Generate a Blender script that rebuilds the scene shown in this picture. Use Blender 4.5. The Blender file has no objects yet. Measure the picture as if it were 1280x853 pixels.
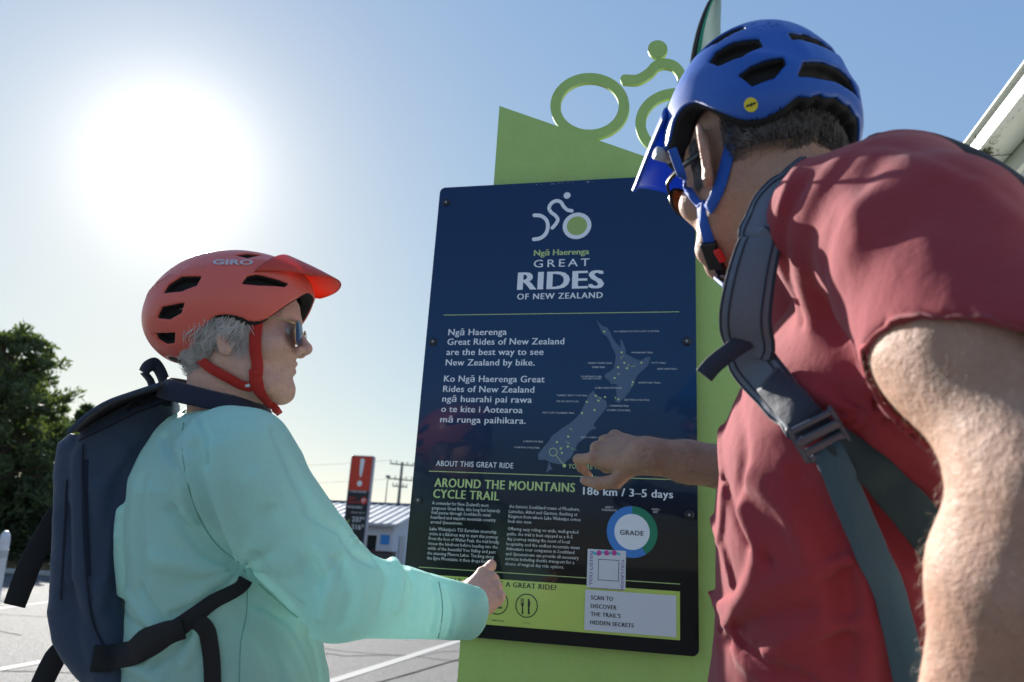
import bpy, math, random, time
import numpy as np
from mathutils import Vector, Matrix
from mathutils.bvhtree import BVHTree
T0 = time.time()
sc = bpy.context.scene
COL = sc.collection
R = math.radians

# ------------------------------------------------------------------ camera
FPX, CX, CY = 946.0, 640.0, 426.5          # focal length and centre in photograph pixels
UPC = Vector((200.0, -3277.0, 946.0)).normalized()     # world up seen from the camera (x right, y down, z ahead)
YC = (Vector((0, 0, 1)) - UPC * UPC.z).normalized()
XC = YC.cross(-UPC).normalized()
if XC.x < 0: XC = -XC
CAM = Vector((0, 0, 1.12))
def cw(v):                                  # camera direction -> world direction
    v = Vector(v); return Vector((v.dot(XC), v.dot(YC), v.dot(UPC)))
def P(px, py, z):                           # photograph pixel at depth z metres -> world point
    return CAM + cw(((px - CX) / FPX * z, (py - CY) / FPX * z, z))
def ray(px, py):
    return cw(((px - CX) / FPX, (py - CY) / FPX, 1.0)).normalized()
cam_data = bpy.data.cameras.new('camera'); cam = bpy.data.objects.new('camera', cam_data); COL.objects.link(cam)
rx, ry, rz = cw((1, 0, 0)), cw((0, -1, 0)), cw((0, 0, -1))
cam.matrix_world = Matrix(((rx.x, ry.x, rz.x, CAM.x), (rx.y, ry.y, rz.y, CAM.y), (rx.z, ry.z, rz.z, CAM.z), (0, 0, 0, 1)))
cam_data.sensor_width = 36; cam_data.lens = FPX / 1280 * 36
cam_data.clip_start = 0.02; cam_data.clip_end = 6000
cam_data.dof.use_dof = True; cam_data.dof.focus_distance = 1.46; cam_data.dof.aperture_fstop = 5.6
sc.camera = cam

# ------------------------------------------------------------------ sky, sun, exposure
SUN = ray(215, 200)
sun_el = math.asin(SUN.z); sun_az = math.atan2(SUN.x, SUN.y)
SKY_POW = (0.64, 0.50, 0.22); SKY_MUL = (0.94, 1.26, 2.26); AUREOLE = ((270, 2.5, (1,.98,.93)), (70, .55, (1,.98,.95)))
w = bpy.data.worlds.new('World'); sc.world = w; w.use_nodes = True
nt = w.node_tree; nt.nodes.clear()
sky = nt.nodes.new('ShaderNodeTexSky'); sky.sky_type = 'NISHITA'; sky.sun_disc = False
sky.sun_elevation = sun_el; sky.sun_rotation = sun_az
sky.altitude = 100; sky.air_density = 1.0; sky.dust_density = 0.25; sky.ozone_density = 1.5
bg = nt.nodes.new('ShaderNodeBackground'); bg.inputs['Strength'].default_value = 0.10
wo = nt.nodes.new('ShaderNodeOutputWorld')
# a hazy sky: the clear-sky colours compressed and paled by haze, with the bright aureole round the sun itself
def N(t_, **k):
    n = nt.nodes.new(t_)
    for a, v in k.items(): setattr(n, a, v)
    return n
hz1 = N('ShaderNodeVectorMath', operation='POWER') if False else None
sepc = N('ShaderNodeSeparateColor'); comb = N('ShaderNodeCombineColor'); nt.links.new(sky.outputs[0], sepc.inputs[0])
for i_ in range(3):
    m_ = N('ShaderNodeMath', operation='POWER'); m_.inputs[1].default_value = SKY_POW[i_]; nt.links.new(sepc.outputs[i_], m_.inputs[0])
    m2_ = N('ShaderNodeMath', operation='MULTIPLY'); m2_.inputs[1].default_value = SKY_MUL[i_]; nt.links.new(m_.outputs[0], m2_.inputs[0]); nt.links.new(m2_.outputs[0], comb.inputs[i_])
tcw = N('ShaderNodeTexCoord'); dt = N('ShaderNodeVectorMath', operation='DOT_PRODUCT'); nrm = N('ShaderNodeVectorMath', operation='NORMALIZE')
nt.links.new(tcw.outputs['Generated'], nrm.inputs[0]); nt.links.new(nrm.outputs[0], dt.inputs[0]); dt.inputs[1].default_value = tuple(SUN)
mxd = N('ShaderNodeMath', operation='MAXIMUM'); nt.links.new(dt.outputs['Value'], mxd.inputs[0]); mxd.inputs[1].default_value = 0.0
lastc = comb.outputs[0]
for pw_, am_, cc_ in AUREOLE:
    p_ = N('ShaderNodeMath', operation='POWER'); nt.links.new(mxd.outputs[0], p_.inputs[0]); p_.inputs[1].default_value = pw_
    sc_ = N('ShaderNodeVectorMath', operation='SCALE'); sc_.inputs[0].default_value = tuple(am_*q for q in cc_); nt.links.new(p_.outputs[0], sc_.inputs['Scale'])
    ad_ = N('ShaderNodeVectorMath', operation='ADD'); nt.links.new(lastc, ad_.inputs[0]); nt.links.new(sc_.outputs[0], ad_.inputs[1]); lastc = ad_.outputs[0]
nt.links.new(lastc, bg.inputs[0]); nt.links.new(bg.outputs[0], wo.inputs[0])
sl = bpy.data.lights.new('sun', 'SUN'); sl.energy = 5.0; sl.angle = R(0.5); sl.color = (1.0, 0.95, 0.87)
so = bpy.data.objects.new('sun', sl); COL.objects.link(so)
so.rotation_euler = SUN.to_track_quat('Z', 'Y').to_euler(); so.location = (0, 0, 30)
sc.view_settings.view_transform = 'Standard'; sc.view_settings.look = 'None'
sc.view_settings.exposure = 1.2; sc.view_settings.gamma = 1.0
sc.cycles.use_denoising = True
sc.cycles.max_bounces = 8

# ------------------------------------------------------------------ helpers: objects
def setp(o, label=None, cat=None, group=None, kind=None):
    if label: o['label'] = label
    if cat: o['category'] = cat
    if group: o['group'] = group
    if kind: o['kind'] = kind
    return o
def empty(name, loc, label=None, cat=None, group=None):
    o = bpy.data.objects.new(name, None); COL.objects.link(o); o.location = loc
    o.empty_display_size = 0.1
    bpy.context.view_layer.update()
    return setp(o, label, cat, group)
def link_mesh(name, me, mat=None, parent=None, label=None, cat=None, group=None, kind=None, smooth=False):
    o = bpy.data.objects.new(name, me); COL.objects.link(o)
    if mat is not None:
        for m in (mat if isinstance(mat, (list, tuple)) else [mat]): me.materials.append(m)
    if smooth: me.polygons.foreach_set('use_smooth', [True] * len(me.polygons))
    if parent is not None:
        o.parent = parent
        o.matrix_parent_inverse = world_mat(parent).inverted()
    return setp(o, label, cat, group, kind)
def world_mat(o):
    return o.matrix_basis if o.parent is None else world_mat(o.parent) @ o.matrix_parent_inverse @ o.matrix_basis
def mk(name, verts, faces, mat=None, parent=None, smooth=False, **kw):
    me = bpy.data.meshes.new(name)
    me.from_pydata([tuple(v) for v in verts], [], faces); me.update()
    return link_mesh(name, me, mat, parent, smooth=smooth, **kw)
def mk_np(name, V, F, mat=None, parent=None, smooth=False, **kw):     # V (n,3), F (m,k) all same size
    me = bpy.data.meshes.new(name); V = np.ascontiguousarray(V, dtype=np.float32); F = np.ascontiguousarray(F, dtype=np.int32)
    k = F.shape[1]
    me.vertices.add(len(V)); me.vertices.foreach_set('co', V.ravel())
    me.loops.add(F.size); me.loops.foreach_set('vertex_index', F.ravel())
    me.polygons.add(len(F)); me.polygons.foreach_set('loop_start', np.arange(0, F.size, k, dtype=np.int32))
    me.polygons.foreach_set('loop_total', np.full(len(F), k, dtype=np.int32))
    me.update(calc_edges=True); me.validate()
    return link_mesh(name, me, mat, parent, smooth=smooth, **kw)
class MB:
    """collects shapes into one mesh"""
    def __init__(s): s.v = []; s.f = []
    def add(s, vs, fs):
        n = len(s.v); s.v += [Vector(v) for v in vs]; s.f += [tuple(i + n for i in f) for f in fs]; return s
    def box(s, c, sx, sy, sz, ax=Vector((1,0,0)), ay=Vector((0,1,0)), az=Vector((0,0,1)), ch=0.0):
        """box of full sizes about centre c, with chamfered edges when ch > 0"""
        c = Vector(c); hx, hy, hz = sx/2, sy/2, sz/2
        if ch <= 0:
            vs = [c + ax*(i*hx) + ay*(j*hy) + az*(k*hz) for i in (-1,1) for j in (-1,1) for k in (-1,1)]
            return s.add(vs, [(0,1,3,2),(4,6,7,5),(0,4,5,1),(2,3,7,6),(0,2,6,4),(1,5,7,3)])
        prof = []
        for (x, y) in ((hx-ch,-hy),(hx,-hy+ch),(hx,hy-ch),(hx-ch,hy),(-hx+ch,hy),(-hx,hy-ch),(-hx,-hy+ch),(-hx+ch,-hy)): prof.append((x,y))
        vs = []
        kx, ky = (hx-ch)/hx, (hy-ch)/hy
        for z, q in ((-hz,1),(-hz+ch,0),(hz-ch,0),(hz,1)):
            for x, y in prof:
                vs.append(c + ax*(x*(kx if q else 1)) + ay*(y*(ky if q else 1)) + az*z)
        fs = [tuple(range(7,-1,-1)), tuple(range(24,32))]
        for r in range(3):
            for i in range(8): fs.append((r*8+i, r*8+(i+1)%8, (r+1)*8+(i+1)%8, (r+1)*8+i))
        return s.add(vs, fs)
    def tube(s, pts, r, n=8, cap=True, r2=None):
        pts = [Vector(p) for p in pts]; m = len(pts)
        rr = r if isinstance(r, (list, tuple)) else [r + ((r2 - r) * i / (m-1) if r2 is not None else 0) for i in range(m)]
        t = (pts[1]-pts[0]).normalized()
        u = t.orthogonal().normalized(); vs = []
        for i, p in enumerate(pts):
            t = (pts[min(i+1, m-1)] - pts[max(i-1, 0)]).normalized()
            u = (u - t*u.dot(t)).normalized(); v = t.cross(u)
            for k in range(n):
                a = 2*math.pi*k/n; vs.append(p + (u*math.cos(a) + v*math.sin(a))*rr[i])
        fs = [(i*n+k, i*n+(k+1)%n, (i+1)*n+(k+1)%n, (i+1)*n+k) for i in range(m-1) for k in range(n)]
        if cap: fs += [tuple(range(n-1,-1,-1)), tuple(range((m-1)*n, m*n))]
        return s.add(vs, fs)
    def prism(s, poly, o, u, v, n, t):
        """polygon poly [(a,b)] in plane o+a u+b v, thickness t along n"""
        m = len(poly); vs = [o + u*a + v*b for a, b in poly] + [o + u*a + v*b + n*t for a, b in poly]
        fs = [tuple(range(m-1,-1,-1)), tuple(range(m, 2*m))] + [(i, (i+1)%m, m+(i+1)%m, m+i) for i in range(m)]
        return s.add(vs, fs)
    def strip(s, outer, inner, o, u, v, n, t, closed=True):
        """band between two outlines of equal length, with thickness"""
        m = len(outer); vs = []
        for d in (0, t):
            for q in (outer, inner): vs += [o + u*a + v*b + n*d for a, b in q]
        fs = []; rng = range(m) if closed else range(m-1)
        for i in rng:
            j = (i+1) % m
            fs += [(i, m+i, m+j, j), (2*m+i, 2*m+j, 3*m+j, 3*m+i), (i, j, 2*m+j, 2*m+i), (m+i, 3*m+i, 3*m+j, m+j)]
        if not closed: fs += [(0, 2*m, 3*m, m), (m-1, 2*m-1, 4*m-1, 3*m-1)]
        return s.add(vs, fs)
    def build(s, name, mat=None, parent=None, smooth=False, **kw): return mk(name, s.v, s.f, mat, parent, smooth, **kw)
def catmull(pts, n=6):
    pts = [Vector(p) for p in pts]; out = []
    for i in range(len(pts)-1):
        a, b, c, d = pts[max(i-1,0)], pts[i], pts[i+1], pts[min(i+2, len(pts)-1)]
        for k in range(n):
            t = k/n
            out.append(0.5*((2*b) + (c-a)*t + (2*a-5*b+4*c-d)*t*t + (3*b-3*c+d-a)*t*t*t))
    out.append(pts[-1]); return out

# ------------------------------------------------------------------ helpers: materials
def mat(name, col=(0.5,0.5,0.5), rough=0.6, metal=0.0, spec=0.5, coat=0.0, coat_rough=0.05, sss=0.0, trans=0.0, ior=1.45,
        noise=None, bump=None, sheen=0.0, alpha=1.0, emit=None, emit_s=0.0, rough_noise=None):
    """noise: list of (scale, amount, colour2[, detail]); bump: list of (kind, scale, strength, distance)"""
    m = bpy.data.materials.new(name); m.use_nodes = True; t = m.node_tree; b = t.nodes['Principled BSDF']; L = t.links
    def S(k, v):
        if k in b.inputs: b.inputs[k].default_value = v
    S('Base Color', (*col, 1)); S('Roughness', rough); S('Metallic', metal); S('Specular IOR Level', spec); S('IOR', ior)
    S('Coat Weight', coat); S('Coat Roughness', coat_rough); S('Subsurface Weight', sss); S('Transmission Weight', trans)
    S('Sheen Weight', sheen); S('Alpha', alpha)
    if sss: S('Subsurface Radius', (0.012, 0.005, 0.003)); S('Subsurface Scale', 1.0)
    if emit: S('Emission Color', (*emit, 1)); S('Emission Strength', emit_s)
    co = t.nodes.new('ShaderNodeTexCoord'); last = None
    for q in (noise or []):
        n = t.nodes.new('ShaderNodeTexNoise'); n.inputs['Scale'].default_value = q[0]; n.inputs['Detail'].default_value = q[3] if len(q) > 3 else 4
        L.new(co.outputs['Object'], n.inputs['Vector'])
        rp = t.nodes.new('ShaderNodeValToRGB'); rp.color_ramp.elements[0].position = 0.38; rp.color_ramp.elements[1].position = 0.62
        rp.color_ramp.elements[1].color = (q[1],)*3 + (1,); rp.color_ramp.elements[0].color = (0,0,0,1)
        L.new(n.outputs['Fac'], rp.inputs[0])
        mx = t.nodes.new('ShaderNodeMix'); mx.data_type = 'RGBA'
        L.new(rp.outputs[0], mx.inputs[0])
        if last is None: mx.inputs[6].default_value = (*col, 1)
        else: L.new(last, mx.inputs[6])
        mx.inputs[7].default_value = (*q[2], 1); last = mx.outputs[2]
    if last is not None: L.new(last, b.inputs['Base Color'])
    if rough_noise:
        n = t.nodes.new('ShaderNodeTexNoise'); n.inputs['Scale'].default_value = rough_noise[0]; L.new(co.outputs['Object'], n.inputs['Vector'])
        mr = t.nodes.new('ShaderNodeMapRange'); mr.inputs[1].default_value = .3; mr.inputs[2].default_value = .7
        mr.inputs[3].default_value = rough_noise[1]; mr.inputs[4].default_value = rough_noise[2]
        L.new(n.outputs['Fac'], mr.inputs[0]); L.new(mr.outputs[0], b.inputs['Roughness'])
    prev = None
    for kind, scale, st, dist in (bump or []):
        if kind == 'noise':
            n = t.nodes.new('ShaderNodeTexNoise'); n.inputs['Detail'].default_value = 5
        elif kind == 'voronoi': n = t.nodes.new('ShaderNodeTexVoronoi')
        elif kind == 'wave':
            n = t.nodes.new('ShaderNodeTexWave'); n.inputs['Distortion'].default_value = 1.5
        n.inputs['Scale'].default_value = scale; L.new(co.outputs['Object'], n.inputs['Vector'])
        bp = t.nodes.new('ShaderNodeBump'); bp.inputs['Strength'].default_value = st; bp.inputs['Distance'].default_value = dist
        L.new(n.outputs['Distance' if kind == 'voronoi' else 'Fac'], bp.inputs['Height'])
        if prev: L.new(prev, bp.inputs['Normal'])
        prev = bp.outputs[0]
    if prev: L.new(prev, b.inputs['Normal'])
    return m

# ------------------------------------------------------------------ helpers: signed distance modelling
def A(v): return np.array(tuple(v), dtype=np.float32)
def smin(a, b, k):
    h = np.clip(0.5 + 0.5*(b-a)/k, 0, 1); return b + (a-b)*h - k*h*(1-h)
def smax(a, b, k): return -smin(-a, -b, k)
def sph(p, c, r): return np.linalg.norm(p - A(c), axis=1) - r
def cap(p, a, b, ra, rb=None):
    a = A(a); b = A(b); rb = ra if rb is None else rb
    ba = b - a; pa = p - a
    h = np.clip(pa @ ba / max(float(ba @ ba), 1e-12), 0, 1)
    d = pa - h[:,None]*ba
    return np.sqrt(np.einsum('ij,ij->i', d, d)) - (ra + (rb-ra)*h)
def ell(p, c, r, M=None):
    """ellipsoid: radii r along the rows of M"""
    q = p - A(c)
    if M is not None: q = q @ np.array(M, dtype=np.float32).T
    r = np.array(r, dtype=np.float32)
    k0 = np.linalg.norm(q/r, axis=1); k1 = np.linalg.norm(q/(r*r), axis=1)
    return k0*(k0-1.0)/np.maximum(k1, 1e-6)
def loft(p, o, F, tab, ex=2.0):
    """stack of superellipses: F rows (u, v, h); tab rows (h, cu, cv, ru, rv)"""
    q = (p - A(o)) @ np.array(F, dtype=np.float32).T
    T = np.array(tab, dtype=np.float32); h = q[:,2]
    cu, cv, ru, rv = (np.interp(h, T[:,0], T[:,i]).astype(np.float32) for i in (1,2,3,4))
    a = np.abs((q[:,0]-cu)/ru); b = np.abs((q[:,1]-cv)/rv)
    g = (a**ex + b**ex)**(1.0/ex)
    d = (g-1.0)*np.minimum(ru, rv)
    return smax(d, smax(h-T[-1,0], T[0,0]-h, 0.004), 0.02)
def polyd(p, pts):
    """distance to a 3D polyline"""
    d = None
    for a, b in zip(pts[:-1], pts[1:]):
        e = cap(p, a, b, 0.0); d = e if d is None else np.minimum(d, e)
    return d
def frame(fwd, up):
    f = Vector(fwd).normalized(); u = Vector(up); u = (u - f*u.dot(f)).normalized(); l = u.cross(f)
    return f, l, u               # forward, left, up
def mesh_sdf(f, lo, hi, h, name='m', B=8):
    """surface nets of f over the box lo..hi with cell size h, evaluated only in blocks near the surface"""
    lo = np.array(tuple(lo), dtype=np.float64); hi = np.array(tuple(hi), dtype=np.float64)
    n = (np.ceil((hi-lo)/h/B)*B).astype(int)
    D = np.empty(n, dtype=np.float32)
    nb = n // B
    bi = np.stack(np.meshgrid(*[np.arange(k) for k in nb], indexing='ij'), -1).reshape(-1,3)
    bc = lo + (bi*B + (B-1)/2)*h
    dc = f(bc.astype(np.float32))
    near = np.abs(dc) < h*B*1.15 + 0.004
    Db = D.reshape(nb[0],B,nb[1],B,nb[2],B).transpose(0,2,4,1,3,5)     # view
    Dv = np.empty((len(bi),B,B,B), dtype=np.float32); Dv[:] = dc[:,None,None,None]
    off = np.stack(np.meshgrid(*[np.arange(B)]*3, indexing='ij'), -1).reshape(-1,3)
    idx = np.nonzero(near)[0]; CH = 400
    for s in range(0, len(idx), CH):
        k = idx[s:s+CH]
        pts = lo + (bi[k][:,None,:]*B + off[None])*h
        Dv[k] = f(pts.reshape(-1,3).astype(np.float32)).reshape(-1,B,B,B)
    Db[...] = Dv.reshape(nb[0],nb[1],nb[2],B,B,B)
    S = D < 0
    c = np.zeros(n-1, dtype=np.int8)
    for dx in (0,1):
        for dy in (0,1):
            for dz in (0,1): c += S[dx:n[0]-1+dx, dy:n[1]-1+dy, dz:n[2]-1+dz]
    act = (c > 0) & (c < 8)
    ci = np.stack(np.nonzero(act), -1)
    vid = np.full(n-1, -1, dtype=np.int32); vid[act] = np.arange(len(ci))
    acc = np.zeros((len(ci),3)); cnt = np.zeros(len(ci))
    cor = [(a,b,d) for a in (0,1) for b in (0,1) for d in (0,1)]
    val = {q: D[ci[:,0]+q[0], ci[:,1]+q[1], ci[:,2]+q[2]] for q in cor}
    for q in cor:
        for ax in range(3):
            if q[ax] == 0:
                r = list(q); r[ax] = 1; r = tuple(r)
                a, b = val[q], val[r]; m = (a < 0) != (b < 0)
                t = np.where(m, a/np.where(a == b, 1, a-b), 0)
                pt = np.array(q, dtype=float)[None] + 0*acc; pt[:,ax] = t
                acc += np.where(m[:,None], pt, 0); cnt += m
    V = lo + (ci + acc/cnt[:,None])*h
    faces = []
    for ax in range(3):
        b1, b2 = [(1,2),(2,0),(0,1)][ax]
        sl = [slice(None)]*3; s2 = [slice(None)]*3; sl[ax] = slice(0,-1); s2[ax] = slice(1,None)
        a = S[tuple(sl)]; b = S[tuple(s2)]
        e = np.stack(np.nonzero(a != b), -1)
        e = e[(e[:,b1] > 0) & (e[:,b2] > 0) & (e[:,b1] < n[b1]-1) & (e[:,b2] < n[b2]-1)]
        ins = a[e[:,0], e[:,1], e[:,2]]
        def cell(d1, d2):
            q = e.copy(); q[:,b1] -= d1; q[:,b2] -= d2; return vid[q[:,0],q[:,1],q[:,2]]
        Q = np.stack([cell(1,1), cell(0,1), cell(0,0), cell(1,0)], -1)
        Q[~ins] = Q[~ins][:,::-1]
        faces.append(Q)
    F = np.concatenate(faces); F = F[(F >= 0).all(1)]
    # two steps of projection on the true surface
    V = V.astype(np.float32)
    for _ in range(2):
        d = f(V); e = h*0.5; g = np.empty_like(V)
        for ax in range(3):
            q = V.copy(); q[:,ax] += e; g[:,ax] = (f(q)-d)/e
        gl = np.maximum((g*g).sum(1), 0.05)
        V = V - np.clip(d/gl, -h*0.6, h*0.6)[:,None]*g
    return V, F
def joinVF(parts):
    Vs, Fs, n = [], [], 0
    for V, F in parts: Vs.append(V); Fs.append(F + n); n += len(V)
    return np.concatenate(Vs), np.concatenate(Fs)
def bvh(parts):
    V, F = joinVF(parts)
    return BVHTree.FromPolygons([tuple(map(float, v)) for v in V], [tuple(map(int, q)) for q in F])
def hit(b, px, py, default=None):
    h = b.ray_cast(CAM, ray(px, py))
    if h[0] is None:
        if default is None: return None
        return P(px, py, default), -ray(px, py)
    n = h[1]
    if n.dot(ray(px, py)) > 0: n = -n
    return h[0], n
def drape(b, px, off=0.003, default=1.3, n=5):
    """pixel polyline -> smooth world points lying off metres above the surface b, and normals"""
    q = catmull([Vector((x, y, 0)) for x, y in px], n)
    pts, nor = [], []; lastd = None
    for v in q:
        h = b.ray_cast(CAM, ray(v.x, v.y))
        if h[0] is None:
            d = default if lastd is None else lastd
            pt = P(v.x, v.y, d); nn = -ray(v.x, v.y)
        else:
            pt = h[0]; nn = h[1]
            if nn.dot(ray(v.x, v.y)) > 0: nn = -nn
            lastd = (pt - CAM).dot(cw((0,0,1)))
        pts.append(pt + nn*off); nor.append(nn)
    for _ in range(2):
        pts = [pts[0]] + [(pts[i-1]+pts[i]*2+pts[i+1])/4 for i in range(1, len(pts)-1)] + [pts[-1]]
        nor = [nor[0]] + [(nor[i-1]+nor[i]+nor[i+1]).normalized() for i in range(1, len(nor)-1)] + [nor[-1]]
    for _ in range(4): nor = [nor[0]] + [(nor[i-1]+nor[i]+nor[i+1]).normalized() for i in range(1, len(nor)-1)] + [nor[-1]]
    nor = [(n_ - ray(v.x,v.y)*.5).normalized() for n_, v in zip(nor, q)]
    return pts, nor
def ribbon(mb, pts, nor, wid, th=0.0018, twist=None):
    """flat webbing along pts; nor = face normal; wid scalar or list"""
    m = len(pts); vs = []
    for i in range(m):
        t = (pts[min(i+1,m-1)] - pts[max(i-1,0)]).normalized(); n = (nor[i] - t*nor[i].dot(t)).normalized(); s = t.cross(n)
        w_ = (wid[i] if isinstance(wid, (list, tuple)) else wid)/2
        for a, c in ((-w_,0),(-w_*.93,th/2),(0,th/2*1.3),(w_*.93,th/2),(w_,0),(w_*.93,-th/2),(0,-th/2),(-w_*.93,-th/2)):
            vs.append(pts[i] + s*a + n*c)
    fs = [(i*8+k, (i+1)*8+k, (i+1)*8+(k+1)%8, i*8+(k+1)%8) for i in range(m-1) for k in range(8)]
    fs += [tuple(range(8)), tuple(range((m-1)*8+7, (m-1)*8-1, -1))]
    return mb.add(vs, fs)
def hermite_w(ws, m):
    return [float(np.interp(i/(m-1), np.linspace(0,1,len(ws)), ws)) for i in range(m)]
def stamp(msg): print('[%.1fs] %s' % (time.time()-T0, msg))
# ================================================================== SETTING
def G(px, py, z=0.0):                       # pixel -> point on the ground (height z)
    r = ray(px, py); return CAM + r*((z - CAM.z)/r.z)
X, Y, Z = Vector((1,0,0)), Vector((0,1,0)), Vector((0,0,1))
m_ground = mat('dry_grass', (0.10,0.11,0.05), 0.95, noise=[(0.6,.7,(0.16,0.14,0.08)),(9,.5,(0.05,0.07,0.03))], bump=[('noise',30,.6,.05)])
m_asph = mat('asphalt', (0.125,0.127,0.133), 0.8, spec=.35, noise=[(0.35,.6,(0.16,0.16,0.167)),(2.5,.6,(0.09,0.092,0.097)),(34,.85,(0.035,0.036,0.04),3),(120,.8,(0.30,0.30,0.30),2)],
             bump=[('noise',60,1.0,.035),('voronoi',110,.9,.012)])
m_paint = mat('road_paint', (0.32,0.32,0.315), 0.8, spec=.2, noise=[(14,.8,(0.30,0.30,0.29))], bump=[('noise',90,.5,.006)])
m_kerb = mat('kerb_concrete', (0.42,0.41,0.38), 0.85, noise=[(3,.6,(0.3,0.29,0.27))], bump=[('noise',60,.5,.004)])
m_crack = mat('tar_seal', (0.03,0.03,0.033), 0.95, spec=.05)
bound = 2500
mk('ground', [(-bound,-bound,-.01),(bound,-bound,-.01),(bound,bound,-.01),(-bound,bound,-.01)], [(0,1,2,3)], m_ground, kind='structure')
far = G(20,718); FY = far.y
# paved forecourt and street, gently subdivided so that its camber is real
vs, fs = [], []
xs = np.linspace(-60,60,61); ys = np.concatenate([np.linspace(-10,6,9), np.linspace(7,FY,14)])
for j, y in enumerate(ys):
    for i, x in enumerate(xs): vs.append((x, y, 0.0))
nx = len(xs)
for j in range(len(ys)-1):
    for i in range(nx-1): fs.append((j*nx+i, j*nx+i+1, (j+1)*nx+i+1, (j+1)*nx+i))
mk('road', vs, fs, m_asph, kind='structure')
# far half of the street right up to the filling station
mk('forecourt', [(-9,FY+0.35,0.004),(60,FY+0.35,0.004),(60,48,0.004),(-9,48,0.004)], [(0,1,2,3)], m_asph, kind='structure')
def road_line(name, a, b, wd, m=m_paint, z=0.004, ext=0, kind='structure'):
    d = (b-a); d.z = 0; d.normalize(); s = Vector((-d.y, d.x, 0))
    a = a - d*ext; b = b + d*ext; n = 14; vs = []; rnd = random.Random(3)
    for i in range(n+1):
        q = a.lerp(b, i/n)
        for e in (-1,1):
            o = q + s*e*(wd/2 + rnd.uniform(-.006,.006)); vs.append((o.x,o.y,z))
    mk(name, vs, [(2*i,2*i+2,2*i+3,2*i+1) for i in range(n)], m, kind=kind)
road_line('road_marking', G(0,837), G(56,827), .12, ext=3)
road_line('road_marking', G(38,756), G(64,752.5), .10, ext=6)
road_line('road_marking', G(421,850), G(562,805), .12, ext=2.2)
road_line('crack_sealing', G(497,847), G(562,828), .025, m_crack, .005, ext=1.0)
road_line('road_marking', G(-20,724), G(70,722.5), .12, ext=5)
rd = random.Random(21)
for x0, y0, dx, dy, n_ in ((-6.5,6.2,.5,.12,14),(-5.2,9.0,-.45,.3,12),(-3.4,7.0,.3,.45,16),(-8,11,.6,.05,16),(-1.2,5.2,.42,.25,10),(-2.0,9.5,.5,-.2,12)):
    vs, fs, x_, y_ = [], [], x0, y0
    for i in range(n_):
        w_ = rd.uniform(.006,.016); vs += [(x_, y_-w_, .003), (x_, y_+w_, .003)]; x_ += dx*rd.uniform(.5,1.3); y_ += dy*rd.uniform(-.4,1.6)
        if i: fs.append((2*i-2, 2*i, 2*i+1, 2*i-1))
    mk('crack_sealing', vs, fs, m_crack, kind='structure')
k = MB(); k.box((-0,FY+.15,.06), 120, .3, .125, ch=.02); k.build('kerb', m_kerb, kind='structure')

# ------------------------------------------------------------------ trees
m_bark = mat('bark', (0.09,0.065,0.045), 0.9, noise=[(20,.6,(0.05,0.04,0.03))], bump=[('noise',25,.9,.03)])
def leaf_mat(name, c1, c2):
    m = mat(name, c1, 0.6, noise=[(1.3,.9,c2),(9,.6,tuple(x*1.6 for x in c1))]); 
    t = m.node_tree; b = t.nodes['Principled BSDF']; o = [n for n in t.nodes if n.type == 'OUTPUT_MATERIAL'][0]
    tr = t.nodes.new('ShaderNodeBsdfTranslucent'); tr.inputs[0].default_value = (c1[0]*1.6, c1[1]*1.9, c1[2]*0.8, 1)
    mx = t.nodes.new('ShaderNodeMixShader'); mx.inputs[0].default_value = 0.3
    t.links.new(b.outputs[0], mx.inputs[1]); t.links.new(tr.outputs[0], mx.inputs[2]); t.links.new(mx.outputs[0], o.inputs[0]); return m
lm1 = leaf_mat('cypress_foliage', (0.055,0.075,0.038), (0.035,0.05,0.028))
lm2 = leaf_mat('broadleaf_foliage', (0.075,0.095,0.04), (0.045,0.06,0.03))
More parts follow.
